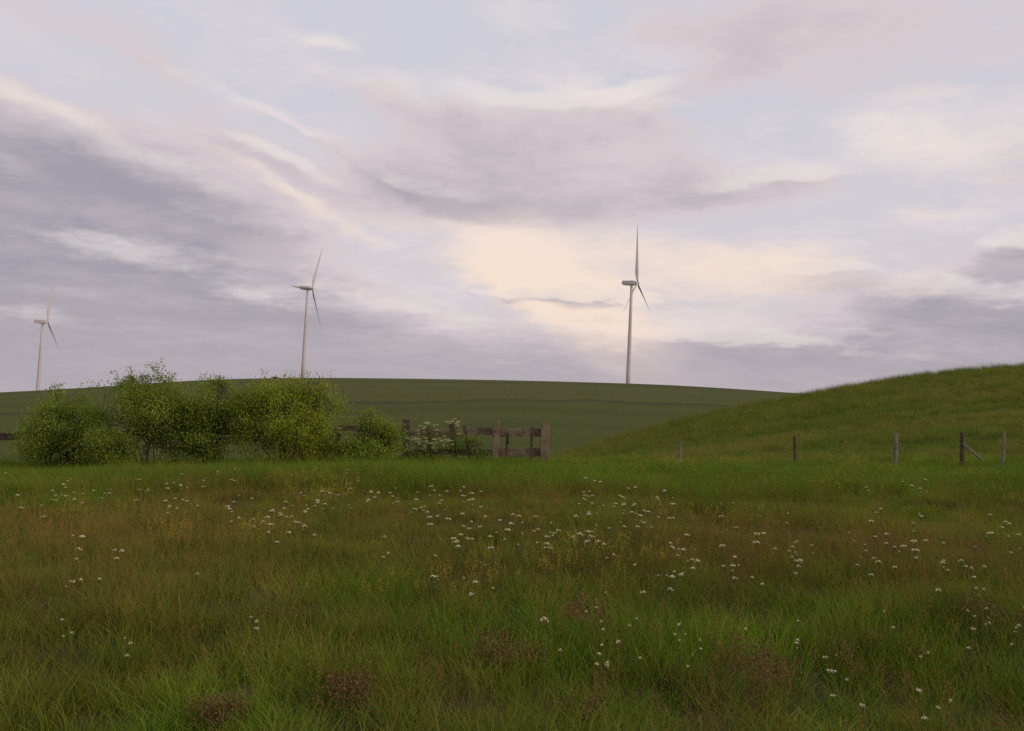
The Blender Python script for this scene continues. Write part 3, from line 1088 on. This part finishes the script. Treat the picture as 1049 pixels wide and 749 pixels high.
def tuft_sets():
    nr = np.random.default_rng(77)
    cg = bpy.data.collections.new('tufts green')
    for k in range(6):                               # 0-5 short to medium meadow grass
        v, q, t, tip, d = blades(nr, 46, .13, .10, .30, .0032, .0060, .34, .34)
        v2, q2, t2, _, _ = blades(nr, 16, .14, .06, .16, .004, .007, .7, .3, 3)
        source(cg, 'tuft_a%d' % k, [(v, q, t, 0), (v2, q2, t2, 0)], [M_GRASS])
    ct = bpy.data.collections.new('tufts tall')
    for k in range(4):                               # long arching tussocks
        v, q, t, tip, d = blades(nr, 56, .13, .20, .60, .0036, .0070, .26, .40, 5)
        source(ct, 'tuft_t%d' % k, [(v, q, t, 0)], [M_GRASS])
    cs = bpy.data.collections.new('tufts seeding')
    for k in range(4):                               # thin stems with loose reddish panicles
        v, q, t, tip, d = blades(nr, 15, .13, .32, .58, .0016, .0024, .10, .08, 4)
        cen = np.concatenate([tip - np.array([0, 0, .02 + .022 * j]) for j in range(4)])
        s = specks(nr, cen, 4, (.009, .009, .010), .012, .0032)
        v2, q2, t2, _, _ = blades(nr, 14, .13, .10, .26, .0025, .004, .4, .3, 3)
        source(cs, 'tuft_s%d' % k, [(v, q, t, 0), (*s, 1), (v2, q2, t2, 0)], [M_GRASS, M_SEED])
    cd = bpy.data.collections.new('tufts dead')
    for k in range(3):                               # flattened straw
        v, q, t, tip, d = blades(nr, 34, .2, .15, .45, .002, .004, 1.1, .18, 4)
        source(cd, 'tuft_d%d' % k, [(v, q, t, 0)], [M_GRASS])
    ch = bpy.data.collections.new('tufts herb')
    for k in range(4):                               # broad leaved herbs
        v, q, t, tip, d = blades(nr, 13, .07, .10, .22, .014, .030, .55, .3, 4)
        v2, q2, t2, _, _ = blades(nr, 9, .09, .05, .13, .02, .035, .9, .3, 4)
        source(ch, 'tuft_h%d' % k, [(v, q, t, 0), (v2, q2, t2, 0)], [M_GRASS])
    cy = bpy.data.collections.new('tufts yellow')
    for k in range(3):                               # leafy stems with yellow flower spikes
        v, q, t, tip, d = blades(nr, 13, .13, .26, .46, .0022, .003, .12, .08, 4)
        cen = np.concatenate([tip - np.array([0, 0, .015 + .02 * j]) for j in range(4)])
        s = specks(nr, cen, 5, (.010, .010, .009), .010, .007)
        st = specks(nr, np.concatenate([tip * np.array([.75, .75, f]) for f in (.3, .45, .6)]), 5, (.014, .014, .02), .024, .003)
        source(cy, 'tuft_y%d' % k, [(v, q, t, 0), (*s, 1), (*st, 0)], [M_GRASS, M_YELLOW])
    return dict(green=cg, tall=ct, seed=cs, dead=cd, herb=ch, yellow=cy)


TUFTS = tuft_sets()
COUNT = dict(green=6, tall=4, seed=4, dead=3, herb=4, yellow=3)


def scatter(name, kindset, x, y, scl, tint, label, seed, sink=0.0, zs=None):
    """ONE object that carries thousands of tufts of one growth"""
    nr = np.random.default_rng(seed)
    n = len(x)
    z = ground(x, y) - sink
    me = bpy.data.meshes.new(name)
    me.vertices.add(n)
    me.vertices.foreach_set('co', np.stack([x, y, z], 1).astype(np.float32).ravel())

    def at(nm, typ, arr, key):
        a = me.attributes.new(nm, typ, 'POINT')
        a.data.foreach_set(key, np.ascontiguousarray(arr).ravel())
    rot = np.stack([nr.normal(0, .07, n), nr.normal(0, .07, n), nr.uniform(0, 2 * PI, n)], 1).astype(np.float32)
    at('rot', 'FLOAT_VECTOR', rot, 'vector')
    s3 = np.stack([scl, scl, scl * (zs if zs is not None else nr.uniform(.8, 1.2, n))], 1).astype(np.float32)
    at('scl', 'FLOAT_VECTOR', s3, 'vector')
    at('pick', 'INT', nr.integers(0, COUNT[kindset], n).astype(np.int32), 'value')
    at('tint', 'FLOAT_COLOR', np.concatenate([tint, np.ones((n, 1))], 1).astype(np.float32), 'color')
    for m in TUFTS[kindset].objects[0].data.materials:
        me.materials.append(m)
    o = bpy.data.objects.new(name, me)
    COL.objects.link(o)
    g = bpy.data.node_groups.new('plant ' + name, 'GeometryNodeTree')
    g.interface.new_socket('Geometry', in_out='INPUT', socket_type='NodeSocketGeometry')
    g.interface.new_socket('Geometry', in_out='OUTPUT', socket_type='NodeSocketGeometry')
    nt = NT(g)
    gi, go_ = nt.n('NodeGroupInput'), nt.n('NodeGroupOutput')
    ip = nt.n('GeometryNodeInstanceOnPoints')
    ci = nt.n('GeometryNodeCollectionInfo')
    ci.inputs['Collection'].default_value = TUFTS[kindset]
    ci.inputs['Separate Children'].default_value = True
    ci.inputs['Reset Children'].default_value = True
    ip.inputs['Pick Instance'].default_value = True

    def named(nm, typ):
        nd = nt.n('GeometryNodeInputNamedAttribute', data_type=typ)
        nd.inputs['Name'].default_value = nm
        return nd.outputs['Attribute']
    nt.l(gi.outputs[0], ip.inputs['Points'])
    nt.l(ci.outputs[0], ip.inputs['Instance'])
    nt.l(named('pick', 'INT'), ip.inputs['Instance Index'])
    nt.l(named('rot', 'FLOAT_VECTOR'), ip.inputs['Rotation'])
    nt.l(named('scl', 'FLOAT_VECTOR'), ip.inputs['Scale'])
    nt.l(ip.outputs[0], go_.inputs[0])
    md = o.modifiers.new('plant', 'NODES')
    md.node_group = g
    tag(o, label, 'grass', kind='stuff')
    return o


def sow(d0, d1, per_m2, seed, slope=1.0, margin=3.0, keep=None, x0=None):
    """points spread evenly over the strip of ground between d0 and d1 metres ahead"""
    nr = np.random.default_rng(seed)
    half = .72 * d1 + margin
    n = int(per_m2 * (d1 - d0) * 2 * half)
    x = nr.uniform(-half, half, n)
    y = nr.uniform(d0, d1, n)
    ok = np.abs(x) < .72 * np.abs(y) + margin
    if x0 is not None:
        ok &= x > x0
    x, y = x[ok], y[ok]
    if keep is not None:
        k = keep(x, y)
        k = nr.uniform(0, 1, len(x)) < k
        x, y = x[k], y[k]
    return x, y


GREEN = np.array([.118, .166, .014])
BRIGHT = np.array([.130, .204, .011])
OLIVE = np.array([.150, .172, .020])
BROWN = np.array([.172, .134, .034])
STRAW = np.array([.235, .185, .045])
RED = np.array([.165, .098, .040])


def lerp3(a, b, t):
    t = np.asarray(t)[:, None]
    return a * (1 - t) + b * t


def verge(x, y):
    """the strip of taller, greener grass in front of the fence line"""
    e = 15.3 + 1.8 * (fbm(x * .22, x * 0 + .5, 41) - .5) * 2
    return sstep(y, e, e + .8) * (1 - sstep(y, 27.5, 30))


def brownness(x, y):
    b = sstep(fbm(x * .38 + 3, y * .8 + 1, 51), .50, .68)
    b2 = sstep(fbm(x * .8, y * .9, 57), .55, .72)
    mid = sstep(y, 6.0, 9.0)
    left = sstep(-x / np.maximum(y, 1), .1, .35) * sstep(y, 5.2, 7) * (1 - sstep(y, 11.5, 14))
    return np.clip((.26 + .20 * mid) * b + .20 * b2 + .26 * left, 0, 1) * (1 - .85 * verge(x, y))


def grass_tint(x, y, seed):
    nr = np.random.default_rng(seed)
    g = lerp3(GREEN, BRIGHT, sstep(fbm(x * .6, y * .6, 61), .4, .65))
    g = lerp3(g, OLIVE, sstep(fbm(x * .35 + 9, y * .35, 67), .42, .6) * (1 - .7 * verge(x, y)))
    g = lerp3(g, BROWN, .22 * brownness(x, y) + .62 * (nr.uniform(0, 1, len(x)) < .72 * brownness(x, y)))
    g = lerp3(g, STRAW, .5 * (nr.uniform(0, 1, len(x)) < .06))
    g = lerp3(g, STRAW * .85, .42 * sstep(-x / np.maximum(y, 1), .12, .4) * sstep(y, 5.2, 7) * (1 - sstep(y, 11.5, 14)))
    g = g * (.62 + .76 * fbm(x * 1.3 + 5, y * 1.3, 63))[:, None]
    k = sstep(y, 29, 36)
    g = lerp3(g, lerp3(np.array([.118, .160, .020]), np.array([.184, .180, .036]), sstep(.6 * fbm(x * .09, y * .33, 71, 4) + .4 * fbm(x * .45, y * .6, 72, 3), .43, .58)), k)
    return np.clip(g * (1 + nr.normal(0, .16, (len(x), 1))), .008, 1)


def build_grass():
    X, Y, S = [], [], []
    for d0, d1, dens_, s, sd_ in ((1.2, 5, 60, 1.0, 1), (5, 9, 60, 1.0, 2), (9, 17, 36, 1.1, 3), (17, 29, 20, 1.35, 4)):
        x, y = sow(d0, d1, dens_, sd_, keep=lambda x, y: .30 + .70 * sstep(fbm(x * 1.5, y * 1.5, 85), .30, .48))
        X.append(x), Y.append(y), S.append(np.full(len(x), s))
    x, y, s = map(np.concatenate, (X, Y, S))
    nr = np.random.default_rng(3)
    hgt = .32 + 1.15 * fbm(x * .9, y * .9, 81) + .25 * verge(x, y)
    hgt = hgt * (1 - .55 * sstep(y, 20.0, 21.6))
    s = s * nr.uniform(.75, 1.2, len(s))
    scatter('meadow_grass', 'green', x, y, s, grass_tint(x, y, 5), 'short mixed green and olive meadow grass covering the foreground', 7, zs=hgt)
    # tussocks and the taller verge
    X, Y = [], []
    for d0, d1, dens_, sd_ in ((2, 9, 13, 11), (9, 15, 8, 12), (15, 29, 24, 13)):
        x, y = sow(d0, d1, dens_, sd_, keep=lambda x, y: np.clip(verge(x, y) * 1.2 + 1.3 * sstep(fbm(x * .75, y * .75, 91), .48, .62) * (y < 13) + .22 * sstep(fbm(x * .5, y * .6, 91), .5, .66), 0, 1))
        X.append(x), Y.append(y)
    x, y = map(np.concatenate, (X, Y))
    s = np.where(y > 14.5, 1.12 - .58 * sstep(y, 19.8, 21.4), .58) * nr.uniform(.7, 1.25, len(x))
    t = grass_tint(x, y, 15)
    t = t * .35 + .65 * lerp3(GREEN, BRIGHT, sstep(fbm(x * .3, y * .6, 95), .35, .65))
    scatter('tall_grass', 'tall', x, y, s, t, 'tall bright green grass in tussocks and along the strip by the fence', 17)
    # seeding grass: brown and reddish haze of panicles
    X, Y = [], []
    for d0, d1, dens_, sd_ in ((2.5, 9, 26, 21), (9, 18, 20, 22)):
        x, y = sow(d0, d1, dens_, sd_, keep=lambda x, y: np.clip(brownness(x, y) * 1.05 + .13, 0, 1))
        X.append(x), Y.append(y)
    x, y = map(np.concatenate, (X, Y))
    t = lerp3(BROWN, RED, sstep(fbm(x * .5, y * .5, 97), .4, .65))
    t = lerp3(t, STRAW, .7 * sstep(-x / np.maximum(y, 1), .12, .4) * sstep(y, 7, 8.5))
    t = np.clip(t * (1 + nr.normal(0, .2, (len(x), 1))), .01, 1)
    scatter('seeding_grass', 'seed', x, y, nr.uniform(.65, 1.05, len(x)), t, 'thin brown seeding grass with loose reddish heads in patches', 27)
    x, y = sow(2, 16, 4.5, 31, keep=lambda x, y: .25 + .75 * brownness(x, y))
    t = np.clip(STRAW[None, :] * nr.uniform(.5, 1.1, (len(x), 1)), 0, 1)
    scatter('dry_grass', 'dead', x, y, nr.uniform(.7, 1.2, len(x)), t, 'flattened straw coloured dead grass lying among the green', 37, sink=-.05)
    x, y = sow(2, 17, 5.0, 41, keep=lambda x, y: .25 + .75 * sstep(fbm(x * .5, y * .5, 99), .5, .65))
    t = np.clip(np.array([[.070, .100, .030]]) * nr.uniform(.7, 1.3, (len(x), 1)), 0, 1)
    scatter('meadow_herb', 'herb', x, y, nr.uniform(.7, 1.3, len(x)), t, 'broad leaved dark green herbs low in the meadow', 47)
    x, y = sow(6.5, 26, 6, 51, keep=lambda x, y: sstep(fbm(x * .33 + 40, y * .5, 101), .60, .74) * .8)
    t = np.clip(np.array([[.130, .125, .024]]) * nr.uniform(.8, 1.2, (len(x), 1)), 0, 1)
    scatter('yellow_bedstraw', 'yellow', x, y, nr.uniform(.8, 1.2, len(x)), t, 'yellow flowering bedstraw in loose drifts through the grass', 57)
    # ragged tall tufts along the fence and posts, and thinly over the knoll
    x1, y1 = sow(24.0, 28.5, 5.0, 111, keep=lambda x, y: .15 + .85 * sstep(fbm(x * .8, y * .8, 113), .45, .6))
    x2, y2 = sow(29, 118, .11, 112, keep=lambda x, y: sstep(x, -.35 * y + .3 * (y - 30) - 2, -.35 * y + .3 * (y - 30) + 6))
    x, y = np.concatenate([x1, x2]), np.concatenate([y1, y2])
    sc_ = np.concatenate([nr.uniform(.4, .85, len(x1)) * (1 + .25 * (x1 > 3)), nr.uniform(.7, 1.5, len(x2))])
    t = grass_tint(x, y, 115) * nr.uniform(.55, 1.2, (len(x), 1))
    scatter('rank_grass', 'tall', x, y, sc_, t, 'rank taller grass tufts along the fence line and over the knoll', 117)
    x, y = sow(30, 95, .16, 121, keep=lambda x, y: sstep(x, -.35 * y + .3 * (y - 30), -.35 * y + .3 * (y - 30) + 6) * sstep(fbm(x * .2, y * .3, 123), .45, .6))
    scatter('pale_knoll_flowers', 'yellow', x, y, nr.uniform(1.0, 1.8, len(x)), np.tile(np.array([[.16, .15, .05]]), (len(x), 1)), 'thin drifts of pale yellow flowers over the green knoll', 127)
    # pasture of the knoll
    X, Y, S = [], [], []
    for d0, d1, dens_, s_, sd_ in ((29, 45, 9, 1.7, 61), (45, 75, 3.6, 2.4, 62), (75, 122, 1.8, 3.0, 63)):
        x, y = sow(d0, d1, dens_, sd_, margin=2, keep=lambda x, y: np.clip(sstep(x, -.35 * y + .3 * (y - 30) - 4, -.35 * y + .3 * (y - 30) + 6), 0, 1))
        X.append(x), Y.append(y), S.append(np.full(len(x), s_))
    x, y, s = map(np.concatenate, (X, Y, S))
    hz = .35 + .5 * fbm(x * .3, y * .5, 83)
    hz = np.where(s > 2, hz * .8, hz)
    scatter('pasture_grass', 'green', x, y, s * nr.uniform(.8, 1.2, len(x)), grass_tint(x, y, 65), 'rough pasture grass over the knoll and the slope behind the posts', 67, zs=s * hz)


build_grass()


# ------------------------------------------------------------------ white wildflowers: each plant a thing
def flower_mesh(nh, seed, size, spread, hgt):
    """nh flat white heads on branching stems"""
    nr = np.random.default_rng(seed)
    rng = random.Random(seed)
    b = MB()
    heads = []
    for k in range(nh):
        a = rng.uniform(0, 2 * PI)
        r = spread * math.sqrt(rng.random()) if nh > 1 else rng.uniform(0, .04)
        z = hgt * rng.uniform(.62, 1.25)
        tip = Vector((r * math.cos(a), r * math.sin(a), z))
        p0 = Vector((tip.x * .35, tip.y * .35, -.03))
        m = p0.lerp(tip, .55) + Vector((rng.gauss(0, .02), rng.gauss(0, .02), .03))
        b.tube([p0, m, tip], [.0026, .0022, .0014], 4, 0, False)
        heads.append((tip, size * rng.choice((.5, .7, .85, 1.0, 1.25))))
    stem = (np.array(b.v, np.float32), np.array(b.f, np.int32), np.zeros((0, 3), np.int32), 0)
    parts = [stem]
    for tip, s in heads:
        n = 30
        a = nr.uniform(0, 2 * PI, n)
        r = s / 2 * np.sqrt(nr.uniform(0, 1, n))
        c = np.stack([tip.x + r * np.cos(a), tip.y + r * np.sin(a), tip.z + .012 - .35 * r * r / s * 2 + nr.normal(0, .003, n)], 1)
        d = nr.normal(size=(n, 3)) * np.array([1, 1, .35])
        d /= np.linalg.norm(d, axis=1)[:, None]
        s_ = np.cross(d, np.array([0, 0, 1.0]) + nr.normal(size=(n, 3)) * .35)
        s_ /= np.linalg.norm(s_, axis=1)[:, None]
        w = s * .13
        V = np.stack([c - d * w, c + s_ * w, c + d * w, c - s_ * w], 1).reshape(-1, 3)
        parts.append((V.astype(np.float32), np.arange(n * 4, dtype=np.int32).reshape(n, 4), np.zeros((0, 3), np.int32), 1))
        # rays under the head
        rb = MB()
        for j in range(5):
            th = 2 * PI * j / 5
            rb.tube([tip - Vector((0, 0, .03)), tip + Vector((math.cos(th) * s * .33, math.sin(th) * s * .33, .004))], [.0009, .0006], 3, 0, False)
        parts.append((np.array(rb.v, np.float32), np.array(rb.f, np.int32), np.zeros((0, 3), np.int32), 0))
    # a few feathery stem leaves
    lv, lq, lt, _, _ = blades(nr, 7, .03, .08, .2, .010, .018, .8, .3, 3)
    parts.append((lv, lq, lt, 0))
    v, q, t, mi = join(parts)
    o = mesh_obj('white_wildflower', v, [q, t], [M_STEM, M_PETAL], None, True, False, mi)
    return o.data


FLOWERS = [  # (u, v of the heads, number of heads)
    (4, 493, 1), (65, 500, 12), (82, 508, 2), (102, 504, 4), (25, 509, 2), (47, 521, 2), (87, 516, 1), (147, 492, 2), (157, 496, 2), (177, 492, 3), (190, 491, 4), (145, 504, 2), (176, 508, 3), (197, 505, 4), (212, 487, 3),
    (221, 485, 2), (242, 485, 4), (245, 507, 1), (234, 516, 4), (240, 525, 3), (172, 519, 1), (180, 524, 2), (205, 527, 1), (75, 542, 3), (122, 560, 3), (70, 584, 4), (100, 593, 1), (205, 601, 1), (257, 519, 1), (260, 531, 1),
    (284, 524, 3), (293, 520, 3), (299, 514, 3), (307, 507, 2), (324, 504, 2), (333, 512, 6), (322, 517, 2), (310, 531, 9), (287, 537, 5), (266, 538, 2), (364, 489, 5), (374, 499, 3), (383, 501, 3), (368, 510, 5), (347, 500, 2),
    (407, 504, 7), (425, 512, 4), (443, 508, 12), (448, 525, 3), (483, 506, 11), (468, 537, 7), (483, 546, 2), (493, 540, 1), (510, 540, 3), (467, 553, 3), (475, 562, 1), (394, 558, 1), (394, 570, 2), (444, 577, 4), (479, 586, 3), (515, 530, 3), (520, 563, 1),
    (609, 500, 10), (599, 514, 2), (609, 525, 1), (643, 510, 5), (646, 520, 12), (639, 530, 7), (665, 522, 5), (680, 510, 5), (688, 517, 2), (743, 519, 2), (530, 537, 5), (556, 536, 3), (566, 540, 3), (561, 549, 7), (594, 539, 10), (604, 531, 4), (661, 547, 1), (624, 562, 3),
    (697, 545, 2), (690, 560, 4), (694, 576, 7), (682, 583, 3), (713, 570, 3), (741, 575, 3), (753, 573, 3), (783, 551, 3), (649, 590, 1), (668, 594, 2), (772, 595, 2), (546, 566, 1), (744, 555, 2),
    (886, 501, 2), (923, 500, 1), (942, 497, 6), (899, 524, 2), (904, 540, 3), (927, 542, 4), (942, 544, 1), (1006, 534, 4), (802, 552, 4), (814, 560, 7), (822, 572, 6), (878, 561, 4), (889, 562, 2), (909, 572, 6), (934, 558, 2), (947, 559, 3), (972, 566, 4), (991, 564, 2),
    (1003, 581, 4), (933, 583, 1), (962, 590, 2), (1007, 613, 5), (1044, 541, 3), (1043, 557, 4), (1030, 548, 2),
    (75, 641, 3), (132, 649, 3), (257, 630, 3), (610, 620, 6), (626, 665, 7), (652, 640, 2), (688, 645, 3), (705, 659, 4), (720, 662, 2), (765, 656, 1), (655, 675, 1), (578, 686, 1),
    (822, 648, 4), (855, 667, 3), (991, 629, 2), (1018, 633, 3), (1043, 628, 2), (1038, 647, 2), (988, 647, 2), (1037, 660, 1), (947, 674, 2), (849, 693, 2), (875, 707, 2), (972, 726, 2), (947, 715, 2), (913, 633, 2), (505, 618, 1),
    (742, 429, 1), (700, 462, 2), (1003, 430, 1), (845, 455, 1), (960, 450, 2), (570, 452, 1)]
FMESH = {}
bands = {}
for i, (u, v, nh) in enumerate(FLOWERS):
    hgt = .5 if v < 545 else (.42 if v < 600 else .34)
    # the heads show at (u, v): find the ground under them
    d = ray(u, v)
    ys = np.concatenate([np.linspace(3.6, 30, 1600), np.linspace(30.2, 100, 500)])
    pp = EYE[None, :] + d[None, :] * (ys / d[1])[:, None]
    j = int(np.argmax(pp[:, 2] - ground(pp[:, 0], ys) < hgt))
    p, y = pp[j], float(ys[j])
    size = .046 if v < 560 else (.034 if v < 605 else .022)
    key = (nh, size, i % 3)
    if key not in FMESH:
        FMESH[key] = flower_mesh(nh, 100 + nh * 7 + i % 3, size, (.03 + .036 * math.sqrt(nh)) * (1.3 if v < 560 else (1.0 if v < 605 else .7)), hgt)
    o = bpy.data.objects.new('white_wildflower', FMESH[key])
    COL.objects.link(o)
    o.location = (p[0], y, gz(p[0], y))
    o.rotation_euler = (0, 0, (i * 2.4) % 6.28)
    band = 'on the knoll slope' if v < 470 else 'beside the tall verge' if v < 511 else 'in the middle meadow' if v < 556 else 'in the browner grass' if v < 606 else 'in the near grass'
    clm = 'below the left shrubs' if u < 230 else 'below the broad bright shrub' if u < 412 else 'below the timber fence' if u < 572 else 'below the tallest turbine' if u < 760 else 'below the dull post' if u < 890 else 'below the right posts'
    sz = 'lone white flower' if nh == 1 else 'pair of white flowers' if nh == 2 else 'small white flower spray' if nh < 5 else 'white flower clump' if nh < 9 else 'large white flower clump'
    bands.setdefault((sz, band, clm), []).append((u, o))
ORD = ['leftmost', 'second from left', 'third from left', 'fourth from left', 'fifth from left', 'sixth from left', 'seventh from left', 'eighth from left', 'ninth from left']
for (sz, band, clm), lst in bands.items():
    lst.sort(key=lambda t: t[0])
    for k, (u, o) in enumerate(lst):
        lab = '%s %s %s' % (sz, band, clm)
        if len(lst) > 1:
            lab += ', ' + ('rightmost' if k == len(lst) - 1 else ORD[k])
        tag(o, lab, 'wildflower', 'white wildflowers in the meadow')


# tall umbel plants in front of the fence
def umbel_plant(u, v_top, y, seed, label, nh, spread):
    rng = random.Random(seed)
    p = at_y(u, 468, y)
    g = gz(p[0], y)
    h = at_y(u, v_top, y)[2] - g
    o = empty('umbel_plant', (p[0], y, g), label, 'wildflower', 'tall white umbels by the fence')
    b = MB()
    heads = []
    main = [Vector((0, 0, -.05)), Vector((.02, 0, h * .4)), Vector((0, .02, h * .72))]
    b.tube(main, [.011, .009, .007], 6, 0, False)
    for k in range(nh):
        a = rng.uniform(0, 2 * PI)
        r = spread * math.sqrt(rng.random())
        z = h * (1.0 - .28 * (r / spread) ** 1.4 * rng.uniform(.4, 1)) if k > nh * .35 else h * rng.uniform(.45, .85)
        tip = Vector((r * math.cos(a), r * math.sin(a) * .7, z))
        s0 = main[1].lerp(main[2], rng.uniform(0, 1))
        b.tube([s0, s0.lerp(tip, .55) + Vector((0, 0, -.04)), tip], [.005, .004, .003], 4, 0, False)
        heads.append(tip)
    lv = np.random.default_rng(seed)
    b.obj('stem', M_STEM, o, True)
    v, q, t, _, _ = blades(lv, 16, .06, .2, .5, .04, .08, .6, .35, 4)
    mesh_obj('leaves', v, [q, t], M_STEM, o, True)
    for tip in heads:
        s = rng.uniform(.07, .13)
        n = 46
        a = lv.uniform(0, 2 * PI, n)
        r = s / 2 * np.sqrt(lv.uniform(0, 1, n))
        c = np.stack([r * np.cos(a), r * np.sin(a), .015 - .5 * r * r / s * 2 + lv.normal(0, .004, n)], 1)
        d = lv.normal(size=(n, 3)) * np.array([1, 1, .4])
        d /= np.linalg.norm(d, axis=1)[:, None]
        s_ = np.cross(d, np.array([0, 0, 1.0]) + lv.normal(size=(n, 3)) * .35)
        s_ /= np.linalg.norm(s_, axis=1)[:, None]
        w = s * .085
        V = np.stack([c - d * w, c + s_ * w, c + d * w, c - s_ * w], 1).reshape(-1, 3)
        e = mesh_obj('umbel', V, [np.arange(n * 4, dtype=np.int32).reshape(n, 4)], M_PETAL, o)
        e.location = tip


umbel_plant(438, 432, 25.5, 61, 'tall plant with a wide dome of white umbels before the left fence post', 22, .42)
umbel_plant(463, 428.5, 25.4, 62, 'tallest slim white umbel plant in front of the fence, right of the wide one', 16, .27)
umbel_plant(426, 446, 25.3, 64, 'low leafy umbel plant between the left fence post and the wide one', 20, .36)
umbel_plant(452, 448, 25.3, 65, 'low umbel plant between the wide and the tallest umbel plants', 20, .34)
umbel_plant(337, 432, 24.0, 63, 'sparse white umbel plant at the right edge of the broad bright shrub', 7, .35)


# ------------------------------------------------------------------ rusty brown seeding weeds
def rusty_weed(u, v, w_px, h, label, seed, tall=False):
    p = on_ground(u, v)
    nr = np.random.default_rng(seed)
    y = p[1]
    w = w_px * y / F_PX
    o = empty('rusty_weed', p, label, 'weed', 'rusty brown weeds in the meadow')
    n = 16 if tall else max(14, int(26 * w))
    v1, q1, t1, tip, d = blades(nr, n, w * .42, h * .6, h * 1.05, .0035, .006, .25 if not tall else .04, .22 if not tall else .03, 5)
    mesh_obj('stem', v1, [q1, t1], M_RUSTSTEM, o, True)
    cen = np.concatenate([tip * np.array([f, f, f2]) for f, f2 in ((1, 1), (.97, .9), (.93, .8), (.9, .7), (.85, .58))])
    s = specks(nr, cen, 16, (.028, .028, .026) if not tall else (.03, .03, .05), .016, .011)
    mesh_obj('seed_head', s[0], [s[1]], M_RUST, o, True)


for a in ((895, 692, 95, .26, 'wide low rust brown weed patch in the near grass at lower right', 71), (768, 706, 45, .34, 'rust brown weed beside dead stalks left of the wide rusty patch', 72),
          (592, 748, 30, .2, 'small rust brown weed at the bottom edge near the middle', 73), (228, 748, 22, .2, 'dark rust weed at the bottom edge of the left grass', 74),
          (345, 726, 22, .24, 'small reddish weed among green tussocks left of centre', 75), (1020, 655, 50, .3, 'brown weed under the white flowers at the right edge', 76),
          (600, 652, 30, .3, 'faint brown weed below the white flower spray in the near grass', 77), (525, 690, 26, .28, 'reddish weed right of a dark hollow in the grass', 78)):
    rusty_weed(*a)
rusty_weed(1047, 484, 14, 1.25, 'tall red brown dock stalk at the right edge beside the slim post', 79, True)
